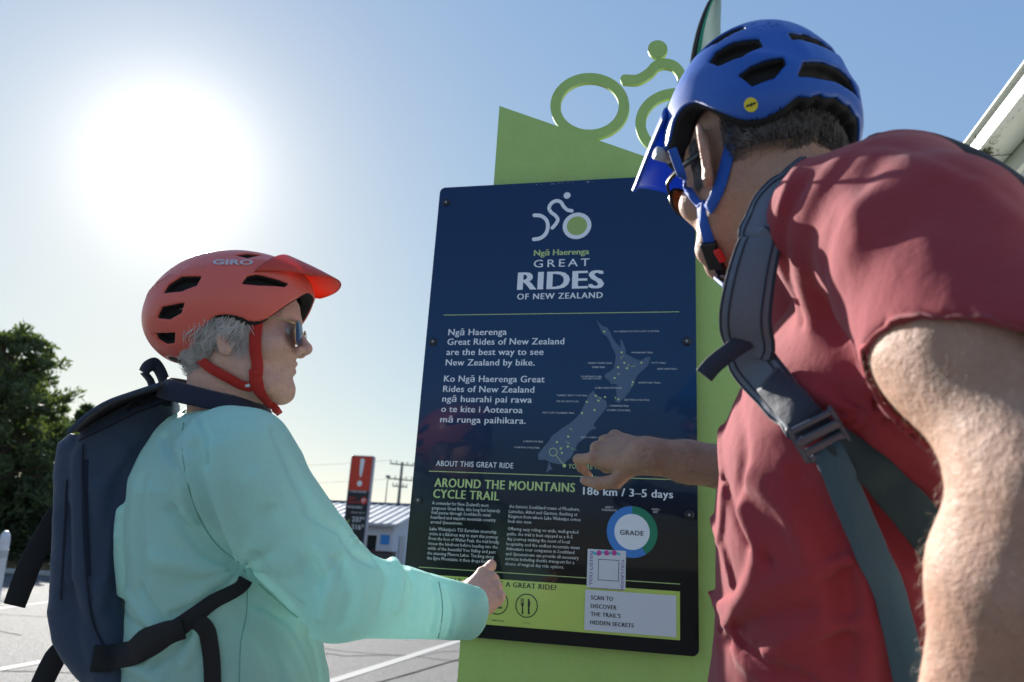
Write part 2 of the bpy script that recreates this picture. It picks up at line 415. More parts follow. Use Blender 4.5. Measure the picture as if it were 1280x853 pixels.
def tree(loc, h, rad, n_clump, n_leaf, seed, m, label, shape='dome', leaf=.07, low=.1, group=None, name='tree'):
    rg = np.random.default_rng(seed); rnd = random.Random(seed)
    t = empty(name, loc, label, 'tree', group)
    loc = Vector(loc)
    tb = MB(); top = loc + Z*h*.86
    pts = [loc + Z*(h*.86*i/6) + Vector((rnd.uniform(-.12,.12)*i*.3, rnd.uniform(-.12,.12)*i*.3, 0)) for i in range(7)]
    tb.tube(pts, [max(.03, h*.028*(1-i/6.5)) for i in range(7)], 8)
    clumps = []
    for i in range(n_clump):
        f = rg.uniform(0,1)**.8; hh = low + (1-low)*f
        if shape == 'cone': rr = rad*(1-hh)**.75 + .15
        else: rr = rad*math.sqrt(max(0.03, 1-((hh-.38)/.66)**2))
        a = rg.uniform(0,2*math.pi); q = math.sqrt(rg.uniform(.08,1)); e = rg.uniform(.72,1.18)
        c = loc + Vector((math.cos(a)*rr*q*e, math.sin(a)*rr*q*e, hh*h))
        clumps.append((c, rad*rg.uniform(.05,.15)))
        if i % 4 == 0:
            b0 = pts[min(6, max(1, int(hh*6.5)))]; tb.tube([b0, b0.lerp(c,.5)+Z*.1*rad, c], [h*.012, h*.008, h*.003], 5)
    tb.build('trunk', m_bark, t)
    C = np.array([tuple(c) for c, _ in clumps]); S = np.array([s for _, s in clumps])
    k = rg.integers(0, n_clump, n_leaf)
    d = rg.normal(size=(n_leaf,3)); d /= np.linalg.norm(d,axis=1)[:,None]; d *= rg.uniform(.25,1.15,(n_leaf,1))
    pc = C[k] + d*S[k][:,None]*np.array([1,1,.75])
    # sprays: each leaf spray is a narrow pointed blade leaning outwards and up
    u = d + rg.normal(size=(n_leaf,3))*.5 + np.array([0,0,.5]); u /= np.linalg.norm(u,axis=1)[:,None]
    v = np.cross(u, rg.normal(size=(n_leaf,3))); v /= np.linalg.norm(v,axis=1)[:,None]
    L_ = leaf*rg.uniform(.6,1.7,(n_leaf,1)); W_ = L_*rg.uniform(.28,.5,(n_leaf,1))
    V = np.stack([pc-u*L_, pc+v*W_, pc+u*L_*1.2, pc-v*W_], 1).reshape(-1,3)
    F = np.arange(n_leaf*4).reshape(-1,4)
    mk_np('crown', V, F, m, t, kind=None)
    return t
def base(px, d): q = P(px, 690, d); return (q.x, q.y, 0.0)
tree(base(-52,21), 6.8, 2.2, 420, 27000, 1, lm2, 'tall loose-crowned tree at the left edge of the picture', leaf=.07, low=.12)
tree(base(22,23.5), 4.6, 1.7, 300, 30000, 2, lm1, 'dark feathery evergreen right of the tall tree at the left edge', leaf=.085, low=.03, shape='dome')
tree(base(-75,27), 7.2, 3.0, 130, 26000, 7, lm1, 'broad evergreen beyond the left edge of the picture', leaf=.1, low=.1)
tree(base(84,33), 6.6, 1.9, 90, 24000, 4, lm1, 'small rounded dark tree beside the blue backpack top', leaf=.09, low=.05)
tree(base(205,30), 4.3, 2.2, 90, 22000, 5, lm1, 'low dark tree behind the woman in the mint jacket', leaf=.1, low=.05)
# clipped hedge along the far kerb
hd = empty('hedge', (far.x-3, FY+1.6, 0), 'dark overgrown hedge along the far kerb under the trees', 'hedge')
rg = np.random.default_rng(9); n = 70000
hx = rg.uniform(-26,-4.5,n); hy = FY+1.1+rg.uniform(0,1.3,n); top = 2.15+.3*np.sin(hx*1.7)+.2*np.sin(hx*4.1)
hz = rg.uniform(0,1,n)**.8*top
pc = np.stack([hx,hy,hz],1); u = rg.normal(size=(n,3))+np.array([0,-.4,.6]); u /= np.linalg.norm(u,axis=1)[:,None]
v = np.cross(u, rg.normal(size=(n,3))); v /= np.linalg.norm(v,axis=1)[:,None]; L_ = .09*rg.uniform(.6,1.6,(n,1))
mk_np('foliage', np.stack([pc-u*L_, pc+v*L_*.4, pc+u*L_, pc-v*L_*.4],1).reshape(-1,3), np.arange(n*4).reshape(-1,4), lm1, hd)
hb = MB()
for i in range(60):
    q = Vector((rg.uniform(-26,-4.5), FY+1.6+rg.uniform(-.3,.4), 0)); hb.tube([q, q+Vector((rg.uniform(-.3,.3),rg.uniform(-.2,.2),.9)), q+Vector((rg.uniform(-.5,.5),rg.uniform(-.3,.3),1.9))], [.04,.03,.01], 5)
hb.build('stems', m_bark, hd, kind='stuff')
# dry grass tufts at the foot of the hedge
n = 6000; gx = rg.uniform(-22,-5,n); gy = FY+.45+rg.uniform(0,.55,n); gh = rg.uniform(.08,.4,n); lean = rg.normal(size=(n,2))*.08
V = np.stack([np.stack([gx-.006,gy,0*gx],1), np.stack([gx+.006,gy,0*gx],1), np.stack([gx+lean[:,0],gy+lean[:,1],gh],1)],1).reshape(-1,3)
mk_np('dry_grass', V, np.arange(n*3).reshape(-1,3), mat('straw',(0.24,0.17,0.09),.9), kind='stuff', label='dry brown grass growing along the hedge foot', cat=None)
# white marker post near the left edge
wp = G(2,714); wpm = MB(); a0 = P(-4,745,9.2); b0 = P(8,664,9.2); a0.z = 0.0
dd = (b0-a0).normalized()
wpt = empty('marker_post', a0, 'leaning white plastic marker post at the left edge of the road', 'post')
m_post = mat('white_plastic', (0.62,0.64,0.7), .5, noise=[(5,.5,(.5,.5,.55))])
wpm.tube([a0 + dd*(b0-a0).length*t for t in (0,.3,.6,.9,.96,1)], [.058,.058,.058,.058,.05,.02], 14).build('post_tube', m_post, wpt, smooth=True)
wpr = MB() ; 0; c = a0+dd*(b0-a0).length*.72; wpr.tube([c, c+dd*.09], .0605, 14).build('reflector_band', mat('band_grey',(.42,.43,.46),.4), wpt)

# ------------------------------------------------------------------ filling station shop far right of the woman
m_wall = mat('painted_weatherboard', (0.55,0.58,0.66), .6, noise=[(2,.4,(.46,.49,.56))])
m_roof = mat('roof_iron', (0.42,0.43,0.45), .45, noise=[(1.2,.9,(.62,.62,.62)),(6,.5,(.22,.23,.25))])
m_trim = mat('blue_trim', (0.04,0.07,0.16), .5)
m_glassd = mat('shop_glass', (0.02,0.025,0.03), .08)
c0 = P(493,657,41); c0.z = 0
st = empty('filling_station_shop', c0, 'low white shop with a weathered iron roof beyond the fuel price sign', 'building')
an = R(14); dl = Vector((-math.cos(an), math.sin(an), 0)); dg = Vector((math.sin(an), math.cos(an), 0))
EH = 2.62; RH = 3.85; LEN = 13; GD = 9
wb = MB()
wb.box(c0 + dl*LEN/2 + dg*GD/2 + Z*EH/2, LEN, GD, EH, dl, dg, Z)
wb.add([c0+Z*EH, c0+dg*GD+Z*EH, c0+dg*GD/2+Z*(RH-.05), c0+dl*.1+Z*EH, c0+dl*.1+dg*GD+Z*EH, c0+dl*.1+dg*GD/2+Z*(RH-.05)], [(0,1,2),(5,4,3),(0,2,5,3),(1,4,5,2)])
wb.build('wall', m_wall, st)
rb = MB(); ov = .45
def rpt(s, t, z=0): # s along the length, t 0 eave..1 ridge
    return c0 + dl*s + dg*(-ov + (GD/2+ov)*t) + Z*(EH-.12 + (RH-EH+.12)*t + z)
def rpt2(s, t, z=0): return c0 + dl*s + dg*(GD+ov - (GD/2+ov)*t) + Z*(EH-.12 + (RH-EH+.12)*t + z)
for fn in (rpt, rpt2):
    a,b,c,d = fn(-ov,0), fn(LEN+ov,0), fn(LEN+ov,1), fn(-ov,1); q = Z*.06
    rb.add([a,b,c,d,a+q,b+q,c+q,d+q], [(0,1,2,3),(7,6,5,4),(0,4,5,1),(1,5,6,2),(2,6,7,3),(3,7,4,0)])
rf = rb.build('roof', m_roof, st)
ribme = None
for i in range(26):
    s = -ov + .15 + i*.52; mb = MB(); a = rpt(s,.0,.085); b = rpt(s,.985,.085); 
    dr = (b-a); L_ = dr.length; dr.normalize(); nrm = dl.cross(dr).normalized()
    if nrm.z < 0: nrm = -nrm
    if ribme is None:
        mb.box(Vector((0,0,0)), .07, L_, .05, dl, dr, nrm); o = mb.build('roof_rib', mat('rib_iron',(.6,.6,.6),.5), rf); ribme = o.data; o.location = (a+b)/2 ; o.matrix_parent_inverse = world_mat(rf).inverted()
    else:
        o = link_mesh('roof_rib', ribme, None, rf); o.location = (a+b)/2
rc = MB(); rc.box(rpt(LEN/2,1,.1), LEN+2*ov, .35, .08, dl, dg, Z); rc.build('ridge_cap', m_trim, rf)
ft = MB(); ft.box(rpt(LEN/2,0,.0)-dg*.05, LEN+2*ov, .1, .14, dl, dg, Z); ft.build('gutter', mat('gutter_grey',(.35,.36,.4),.5), st)
def wwin(s0, s1, z0, z1, name='window', m=m_glassd):
    f = MB(); y = -.03; cz = (z0+z1)/2; cs = (s0+s1)/2
    for (sa, sb, za, zb) in ((s0-.06,s1+.06,z1,z1+.07),(s0-.06,s1+.06,z0-.07,z0),(s0-.06,s0,z0,z1),(s1,s1+.06,z0,z1),(cs-.03,cs+.03,z0,z1)):
        f.box(c0+dl*(sa+sb)/2+dg*(-.04)+Z*(za+zb)/2, sb-sa, .1, zb-za, dl, dg, Z)
    fo = f.build(name, mat('white_frame',(.65,.67,.7),.5), st)
    g = MB(); g.box(c0+dl*cs+dg*(-.012)+Z*cz, s1-s0, .02, z1-z0, dl, dg, Z); g.build('pane', m, fo)
wwin(.9,2.1,1.1,1.95); wwin(2.9,4.3,1.1,1.95); wwin(5.2,6.8,1.1,1.95)
sg = MB(); sg.box(c0+dl*.45+dg*(-.03)+Z*1.75, .5, .04, .5, dl, dg, Z); sg.build('blue_notice', mat('notice_blue',(.03,.22,.6),.5), st)
dm = MB(); dm.box(c0+dg*1.3-dl*.03+Z*1.0, .05, .8, 2.0, dl, dg, Z); dm.build('door', mat('door_grey',(.3,.33,.4),.4), st)
bm_ = MB(); bm_.box(c0+dl*.1-dg*1.3+Z*.55, 1.5, .7, 1.1, dl, dg, Z, ch=.06); 
bin_ = bm_.build('waste_bin', mat('bin_dark',(.03,.03,.035),.5), smooth=False, label='dark squat bin in front of the white shop corner', cat='bin')
bl = MB(); bl.box(c0+dl*.1-dg*1.3+Z*1.12, 1.56, .76, .06, dl, dg, Z, ch=.02); bl.build('lid', mat('bin_lid',(.12,.03,.03),.5), bin_)

# ------------------------------------------------------------------ text
_fontcache = {}
def text_mesh(s, off=0.0, spacing=1.0, res=3):
    """glyph outlines of the built-in font as flat mesh; returns V (n,2), F, width for em 1"""
    key = (s, off, spacing, res)
    if key in _fontcache: return _fontcache[key]
    c = bpy.data.curves.new('t', 'FONT'); c.body = s; c.size = 1; c.offset = off; c.space_character = spacing; c.resolution_u = res
    c.fill_mode = 'FRONT'
    o = bpy.data.objects.new('t', c); COL.objects.link(o); dg_ = bpy.context.evaluated_depsgraph_get(); dg_.update()
    me = bpy.data.meshes.new_from_object(o.evaluated_get(dg_))
    V = np.array([v.co[:2] for v in me.vertices]).reshape(-1,2); F = [tuple(p.vertices) for p in me.polygons]
    bpy.data.objects.remove(o); bpy.data.curves.remove(c); bpy.data.meshes.remove(me)
    _fontcache[key] = (V, F); return V, F
def place_text(mb, s, a, ux, uy, width=None, cap_h=None, off=0.0, spacing=1.0, lift=None, res=3, align='l'):
    """writes s starting at world point a, along ux, up uy; cap height cap_h; stretched to width"""
    V, F = text_mesh(s, 0.0, spacing, res)
    if off > 0 and lift is None:            # heavier weight: the same outline again, a hair to each side
        nn_ = ux.cross(uy)
        for q_, z_ in ((-.5,-.00005),(.5,.00005)): place_text(mb, s, a + ux*(q_*off*cap_h*1.5) + nn_*z_, ux, uy, width, cap_h, 0.0, spacing, 0, res, align)
    if len(V) == 0: return
    x0, x1 = V[:,0].min(), V[:,0].max(); CAPH = 0.729
    sy = cap_h/CAPH; sx = (width/(x1-x0)) if width else sy
    tw = (x1-x0)*sx; sh = {'l':0, 'c':-tw/2, 'r':-tw}[align]
    mb.add([a + ux*((x-x0)*sx+sh) + uy*(y*sy) for x, y in V], F)

# ------------------------------------------------------------------ fuel price sign
tl, tr_, bl_ = P(440,569,38), P(467,570,38), None
fsx = (tr_-tl); fsx.z = 0; wS = fsx.length; fsx.normalize(); rot = R(-12)
fsx = Vector((math.cos(-R(6)), math.sin(-R(6)), 0)); fsn = Vector((fsx.y, -fsx.x, 0))     # front normal, to camera
o0 = Vector((tl.x, tl.y, 0)); TOP = tl.z
fs_ = empty('fuel_price_sign', o0+fsx*wS/2, 'tall red and black fuel price sign above the woman\'s sleeve', 'sign')
m_red = mat('sign_red',(.62,.045,.02),.4); m_blk = mat('sign_black',(.02,.02,.028),.35); m_case = mat('sign_case',(.25,.26,.33),.4)
m_wht = mat('sign_white',(.8,.8,.8),.5); m_redt = mat('sign_red_text',(.7,.05,.03),.5)
pxm = 38/FPX
b = MB(); b.box(o0+fsx*wS/2-fsn*.22+Z*TOP/2, wS+.06, .42, TOP, fsx, fsn, Z, ch=.03); b.build('cabinet', m_case, fs_)
b = MB(); hr = 42*pxm; b.box(o0+fsx*wS/2+Z*(TOP-.04-hr/2), wS-.03, .03, hr, fsx, fsn, Z); b.build('red_panel', m_red, fs_)
b = MB(); hb_ = TOP-.06-hr-1.2; b.box(o0+fsx*wS/2+Z*(TOP-.06-hr-hb_/2), wS-.03, .03, hb_, fsx, fsn, Z); b.build('black_panel', m_blk, fs_)
def fpt(a, v): return o0 + fsx*(wS*a) + fsn*.021 + Z*(TOP - v*pxm)
b = MB()
prof = [(.43,5),(.50,3.6),(.60,4),(.64,6),(.60,20),(.56,26.5),(.49,26.5),(.45,20)]
b.add([fpt(a,v) for a,v in prof], [tuple(range(len(prof)))]); b.add([fpt(.515+.12*math.cos(t*math.pi/10), 34.5+3.6*math.sin(t*math.pi/10)) for t in range(20)], [tuple(range(20))])
b.build('exclamation_mark', m_wht, fs_)
b = MB(); place_text(b,'CHALLENGE',fpt(.12,45.6),fsx,Z,wS*.76,2.3*pxm,off=.02); place_text(b,'AVAILABLE',fpt(.08,64.5),fsx,Z,wS*.68,2.8*pxm,off=.02)
place_text(b,'REGULAR 91',fpt(.3,70.5),fsx,Z,wS*.6,1.7*pxm)
place_text(b,'237',fpt(.36,80.5),fsx,Z,wS*.44,6*pxm,off=.02); place_text(b,'9',fpt(.83,77.5),fsx,Z,wS*.1,3*pxm,off=.02)
place_text(b,'216',fpt(.36,89.5),fsx,Z,wS*.44,6*pxm,off=.02); place_text(b,'9',fpt(.83,86.5),fsx,Z,wS*.1,3*pxm,off=.02)
b.build('white_lettering', m_wht, fs_, kind='stuff')
b = MB(); place_text(b,'SELF',fpt(.08,54),fsx,Z,wS*.34,3*pxm,off=.02); place_text(b,'SERVICE',fpt(.08,58.7),fsx,Z,wS*.55,3*pxm,off=.02)
b.add([fpt(.8+.15*math.cos(t*math.pi/10), 55+4.2*math.sin(t*math.pi/10)) for t in range(20)], [tuple(range(20))]); b.build('red_lettering', m_redt, fs_, kind='stuff')
b = MB(); b.strip([(.09*math.cos(t*math.pi/10),.09*math.sin(t*math.pi/10)) for t in range(16)],[(.05*math.cos(t*math.pi/10),.05*math.sin(t*math.pi/10)) for t in range(16)], fpt(.8,55), fsx, Z, fsn, .004, closed=False); b.build('round_emblem', m_wht, fs_)

# ------------------------------------------------------------------ power pole, its wires, and an aerial
m_pole = mat('weathered_timber',(.24,.23,.23),.85,noise=[(8,.5,(.1,.1,.1))]); m_ins = mat('insulator',(.3,.3,.32),.3)
pt = P(503,578,72); pb = Vector((pt.x, pt.y, 0)); PH = pt.z
pp = empty('power_pole', pb, 'thin power pole with crossarms standing above the shop roof', 'utility pole')
MB().tube([pb, pb+Z*PH*.5, pb+Z*PH], [.19,.16,.12], 10).build('pole', m_pole, pp)
ax_ = Vector((math.cos(.35), math.sin(.35), 0)); wires = []
for (dz, hw) in ((-.25,1.15),(-1.65,1.15),(-2.3,.7)):
    c = pb + Z*(PH+dz); arm = MB().box(c + Vector((0,-.17,0)), hw*2, .1, .12, ax_, Vector((-ax_.y,ax_.x,0)), Z).build('crossarm', m_pole, pp)
    for q in (-.95,-.45,.45,.95):
        p0 = c + ax_*hw*q + Vector((0,-.17,.06)); MB().tube([p0, p0+Z*.12, p0+Z*.2, p0+Z*.26], [.02,.06,.05,.02], 7).build('insulator', m_ins, arm); wires.append(p0+Z*.26)
for i, q in enumerate((wires[0], wires[7])):
    e = q + Vector((-42, 4, -1.2)); pts = [q.lerp(e, t) + Z*(-4*1.1*t*(1-t)) for t in np.linspace(0,1,14)]
    e2 = q + Vector((40, 8, 0)); p2 = [q.lerp(e2, t) + Z*(-4*1.1*t*(1-t)) for t in np.linspace(0,1,14)]
    MB().tube(pts[::-1][:-1]+p2, .012, 4).build('power_line', m_blk, label=('thin overhead wire strung from the topmost crossarm of the power pole','thin overhead wire strung from the middle crossarm of the power pole')[i], cat='power line', group='wires strung from the power pole')
ap = P(485,596,60); ab = Vector((ap.x, ap.y, 0))
at_ = empty('aerial_mast', ab, 'slim aerial mast between fuel sign and power pole', 'aerial')
MB().tube([ab, Vector(ap)], [.07,.04], 6).build('mast', m_pole, at_); MB().box(Vector(ap), .35,.1,.2, ch=.02).build('aerial_head', m_pole, at_)
tree(base(493.5,62)[:2]+(0,), 4.75, 1.1, 40, 5000, 12, lm1, 'small dark bush showing above the shop roof below the power pole', leaf=.12, low=.3)

# ------------------------------------------------------------------ white building with a gutter at the right edge
m_white = mat('white_enamel',(.58,.6,.58),.38,noise=[(7,.35,(.62,.63,.58)),(60,.25,(.5,.5,.42))])
m_soff = mat('soffit_paint',(.42,.46,.5),.6,noise=[(5,.5,(.36,.4,.42))])
m_moss = mat('moss',(.12,.12,.035),.95,noise=[(60,.8,(.04,.05,.02))],bump=[('noise',200,.8,.004)])
e = ray(812,736); e.z = 0; e.normalize(); inn = Vector((e.y,-e.x,0)); GZ = 2.78
r0 = ray(1240,134); Q0 = CAM + r0*((GZ-CAM.z)/r0.z)
S0, S1 = -3.2, 6.2
hs = empty('white_building', (Q0+inn*.75).to_2d().to_3d(), 'white building with a mossy gutter at the right edge', 'building')
def sec(prof, name, m, parent=None, s0=S0, s1=S1, n=24, jit=0):
    vs = []; k_ = len(prof); rnd = random.Random(5)
    for i in range(n+1):
        s = s0+(s1-s0)*i/n
        for a, z in prof: vs.append(Q0 + e*s + inn*(a+rnd.uniform(-jit,jit)) + Z*(z+rnd.uniform(-jit,jit)))
    fs = [(i*k_+j, i*k_+(j+1)%k_, (i+1)*k_+(j+1)%k_, (i+1)*k_+j) for i in range(n) for j in range(k_)]
    fs += [tuple(range(k_-1,-1,-1)), tuple(range(n*k_, n*k_+k_))]
    return mk(name, vs, fs, m, parent or hs)
gut = sec([(0,0),(-.012,-.004),(-.014,-.016),(0,-.02),(.004,-.028),(.004,-.085),(.02,-.1),(.115,-.1),(.125,-.09),(.125,-.01),(.12,-.01),(.12,-.088),(.11,-.095),(.022,-.095),(.01,-.082),(.01,-.02)], 'gutter', m_white)
sec([(.128,.03),(.128,-.17),(.15,-.17),(.15,.03)], 'fascia', m_white)
sec([(.152,-.135),(.152,-.15),(.75,-.15),(.75,-.135)], 'soffit', m_soff)
sec([(.27,-.152),(.29,-.168),(.31,-.152)], 'soffit_batten', m_white)
sec([(.42,-.152),(.44,-.168),(.46,-.152)], 'soffit_batten', m_white)
sec([(.56,-.15),(.56,-.21),(.60,-.21),(.60,-.15)], 'wall_moulding', m_white)
wl = sec([(.6,-.15),(.6,-GZ),(.75,-GZ),(.75,-.15)], 'wall', m_white)
for i in range(17):
    z = -.32 - i*.145
    sec([(.6,z),(.585,z-.135),(.6,z-.137)], 'weatherboard', m_white, wl, n=1)
sec([(.05,.0),(.05,.02),(3.2,1.1),(3.2,1.06)], 'roof', m_roof)
# moss along the joint and the lip
rg = np.random.default_rng(4); vs = []; fs = []
def clump(c, r):
    for _ in range(7):
        a = rg.normal(size=3); a /= np.linalg.norm(a); b_ = rg.normal(size=3); b_ /= np.linalg.norm(b_)
        q = np.array(tuple(c)) + rg.normal(size=3)*r*.5; n_ = len(vs)
        vs.extend([tuple(q-a*r*.5), tuple(q+b_*r*.25), tuple(q+a*r*.5)]); fs.append((n_,n_+1,n_+2))
for i in range(1500):
    s = rg.uniform(-1.6,4); wv = .5+.5*math.sin(s*9)+.4*math.sin(s*23)
    if rg.uniform() < .35+.4*wv: clump(Q0+e*s+inn*(.012+abs(rg.normal())*.008)+Z*(-.101+rg.normal()*.003), .004+.004*max(0,wv))
for i in range(420):
    clump(Q0+e*rg.uniform(-1.6,4)+inn*(-.003)+Z*(-.022), .003)
q1 = hit(BVHTree.FromPolygons([tuple(v.co) for v in gut.data.vertices],[tuple(p.vertices) for p in gut.data.polygons]), 1229, 193)
cm = q1[0] if q1 else Q0
for i in range(160): clump(Vector(cm)+e*rg.normal()*.02+inn*rg.normal()*.012+Z*(-.004+rg.normal()*.004), .009)
mk('moss', vs, fs, m_moss, hs, kind='stuff')
sm = MB(); cv = Vector(cm)
sm.tube([cv+e*(.0)+inn*(-.02)+Z*.085, cv-inn*.014+Z*.02, cv-Z*.006, cv+inn*.05-Z*.008, cv+inn*.1-Z*.004], .0014, 5)
sm.tube([cv-Z*.004, cv-e*.015+inn*.02-Z*.02, cv-e*.02+inn*.045-Z*.012], .001, 5)
sm.build('bracket_wire', mat('rusty_wire',(.06,.045,.03),.7), hs)
stamp('setting')
# ================================================================== INFORMATION SIGN
HR = cw((4080,-23,-946)); HR.z = 0; HR.normalize()           # along the panel, to the right
NP = Vector((HR.y,-HR.x,0)); 
if NP.y > 0: NP = -NP                                         # out of the panel, to the viewer
DPT = 1.85
PO = P(700,500,DPT)
def pp_(px, py, off=0.0):                                     # pixel -> point on the panel plane (raised by off)
    r = ray(px, py); o = PO + NP*off; return CAM + r*((o-CAM).dot(NP)/r.dot(NP))
def uv(px, py): q = pp_(px,py)-PO; return q.dot(HR), q.z
def W(u, v, off=0.0): return PO + HR*u + Z*v + NP*off
uL, vT = uv(550,235); uR, vB = uv(875,821.5)
uL2, _ = uv(507,700); uL = (uL+uL2)/2; uR2, _ = uv(867,300); uR = (uR*.7+uR2*.3)
PPM = FPX/DPT                                                 # pixels per metre about the middle of the panel
TH = .006
m_panel = mat('panel_print_sky_sheen', (0.006,0.022,0.075), .30, spec=.15, coat=.26, coat_rough=.03, bump=[('noise',420,.10,.0006),('noise',6,.25,.003)])
# navy print, black lower down, with the sky's reflection painted in as bluer middle
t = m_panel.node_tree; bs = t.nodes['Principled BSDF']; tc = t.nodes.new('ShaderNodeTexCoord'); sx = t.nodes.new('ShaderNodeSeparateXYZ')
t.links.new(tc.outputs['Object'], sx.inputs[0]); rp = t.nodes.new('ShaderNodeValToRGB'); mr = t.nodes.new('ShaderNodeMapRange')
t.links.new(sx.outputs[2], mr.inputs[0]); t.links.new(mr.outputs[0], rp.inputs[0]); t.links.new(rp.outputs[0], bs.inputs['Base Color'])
m_olive = mat('green_enamel', (0.36,0.54,0.155), .42, spec=.4, noise=[(3,.35,(.34,.51,.14)),(16,.35,(.31,.46,.14)),(90,.3,(.4,.56,.22),2)], bump=[('noise',260,.08,.0006)], rough_noise=(8,.36,.55))
m_edge = mat('green_enamel_edge', (0.3,0.4,0.14), .5)
m_lime = mat('print_lime', (0.43,0.56,0.12), .35, coat=.3, coat_rough=.06)
m_green_t = mat('print_green', (0.44,0.58,0.25), .4); m_pw = mat('print_white', (0.70,0.76,0.85), .4); m_pwd = mat('print_white_small', (0.66,0.70,0.74), .4)
m_ink = mat('print_ink', (0.006,0.009,0.012), .4); m_mapc = mat('print_map_blue', (0.042,0.085,0.175), .3, coat=.5)
sign = empty('information_sign', (W(0,0).x, W(0,0).y, 0), 'tall green trail sign with a navy map panel and cyclist cutout', 'sign')
# backing board with its sloping top
GB = -.034
def guv(px, py):
    q = pp_(px, py, GB)-PO; return q.dot(HR), q.z
g1 = guv(631.5,132); g2 = guv(800,190); gl, _ = guv(604,400); gr, _ = guv(945,470)
slope = (g2[1]-g1[1])/(g2[0]-g1[0]); gb = -PO.z + .005
poly = [(gl-.0,gb),(gr,gb),(gr,g1[1]+slope*(gr-gl)),(gl+.002,g1[1])]
m2 = MB().prism(poly, PO+NP*(GB-.022), HR, Z, NP, .022); brd = m2.build('backing_board', m_olive, sign)
m2 = MB().prism([(gl-.05,gb-.001),(gr+.05,gb-.001),(gr+.05,gb+.012),(gl-.05,gb+.012)], PO+NP*(GB-.12), HR, Z, NP, .2); m2.build('base_plate', mat('galvanised',(.35,.36,.37),.45,metal=.6), sign)
# cyclist cutout: front wheel ring, rider, rear wheel
def gcirc(cx, cy, rx_, ry_, n=64, a0=0, a1=360):
    out = []
    for i in range(n + (0 if a1-a0 == 360 else 1)):
        a = R(a0+(a1-a0)*i/n); out.append(guv(cx+rx_*math.cos(a), cy+ry_*math.sin(a)))
    return out
GT = .012; go = PO+NP*(GB-.017)
cy_ = MB()
cy_.strip(gcirc(737,131.5,49.5,41.5), gcirc(736.5,131.5,36.5,29.5), go, HR, Z, NP, GT)
cy_.build('cutout_wheel', m_olive, sign)
cy_ = MB(); cy_.strip(gcirc(846,153,52,44), gcirc(846,153,39,32), go+NP*.0005, HR, Z, NP, GT); cy_.build('cutout_wheel', m_olive, sign)
def stroke(mb, px, w_, fn, o, th, taper=None):
    c = catmull([Vector((x,y,0)) for x,y in px], 8); m = len(c); ou, inn_ = [], []
    for i in range(m):
        tt = (c[min(i+1,m-1)]-c[max(i-1,0)]).normalized(); s = Vector((-tt.y,tt.x,0))*(w_/2)
        ou.append(c[i]+s); inn_.append(c[i]-s)
    # round ends
    def endcap(cn, d):
        out = []
        for k_ in range(1,6):
            a = math.pi*k_/6; s = Vector((-d.y,d.x,0)); out.append(cn + s*math.cos(a)*(w_/2) + d*math.sin(a)*(w_/2))
        return out
    d1 = (c[-1]-c[-2]).normalized(); d0 = (c[0]-c[1]).normalized()
    loop = ou + endcap(c[-1], d1) + inn_[::-1] + endcap(c[0], d0)
    # build as quad strips plus caps
    q = [fn(v.x, v.y) for v in loop]; n_ = len(q)
    vs = [o+HR*a+Z*b for a,b in q] + [o+HR*a+Z*b+NP*th for a,b in q]
    fs = [(i,(i+1)%n_,n_+(i+1)%n_,n_+i) for i in range(n_)]
    k_ = m; L2 = lambda i: i; R2 = lambda i: k_+5+(k_-1-i)
    for base_ in (0, n_):
        for i in range(k_-1): fs.append((base_+L2(i), base_+L2(i+1), base_+R2(i+1), base_+R2(i)))
        fs.append(tuple(base_+j for j in [k_-1]+list(range(k_,k_+5))+[k_+5]))
        fs.append(tuple(base_+j for j in [2*k_+4]+list(range(2*k_+5,2*k_+10))+[0]))
    mb.add(vs, fs)
cy_ = MB(); stroke(cy_, [(781,98),(797,98),(811,90),(820,81),(832,78),(845,83),(853,98),(848,118),(838,135)], 12, guv, go+NP*.001, GT)
cy_.strip(gcirc(822,60,12.3,11,32), [guv(822,60)]*32, go, HR, Z, NP, GT)
cy_.strip([guv(820,70),guv(823.5,70),guv(824,77),guv(820,77)], [guv(822,73)]*4, go, HR, Z, NP, GT)
cy_.build('cutout_rider', m_olive, sign)
# navy panel with rounded corners
def rrect(u0, v0, u1, v1, r, n=5):
    out = []
    for cx_, cy2, a0 in ((u1-r,v0+r,-90),(u1-r,v1-r,0),(u0+r,v1-r,90),(u0+r,v0+r,180)):
        for k_ in range(n+1): a = R(a0+90*k_/n); out.append((cx_+r*math.cos(a), cy2+r*math.sin(a)))
    return out
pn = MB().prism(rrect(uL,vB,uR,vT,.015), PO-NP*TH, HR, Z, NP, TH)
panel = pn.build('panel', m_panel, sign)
rp.color_ramp.elements[0].color = (0.004,0.005,0.007,1); rp.color_ramp.elements[1].color = (0.008,0.032,0.105,1); e_ = rp.color_ramp.elements.new(.42); e_.color = (0.008,0.042,0.115,1)  # middle stop bluer: sky reflection put into the base colour
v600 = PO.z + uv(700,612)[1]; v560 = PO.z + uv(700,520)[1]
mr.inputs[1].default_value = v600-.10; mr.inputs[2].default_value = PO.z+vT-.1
# spacers between panel and board
for (x_, y_) in ((558,253.5),(541.5,427.5),(858.5,427),(523,625.5),(861.5,644)):
    a = pp_(x_,y_)
    s1 = MB().tube([a-NP*(TH), a-NP*.034], .011, 12); s1.build('spacer', m_case, sign)
    s2 = MB().tube([a+NP*.0002, a+NP*.0028, a+NP*.0042], [.0112,.0107,.0075], 20).build('bolt', mat('black_bolt',(.012,.014,.02),.3), sign, smooth=False)
    MB().tube([a+NP*.0043, a+NP*.0047], .0034, 6).build('bolt_socket', m_case, s2)
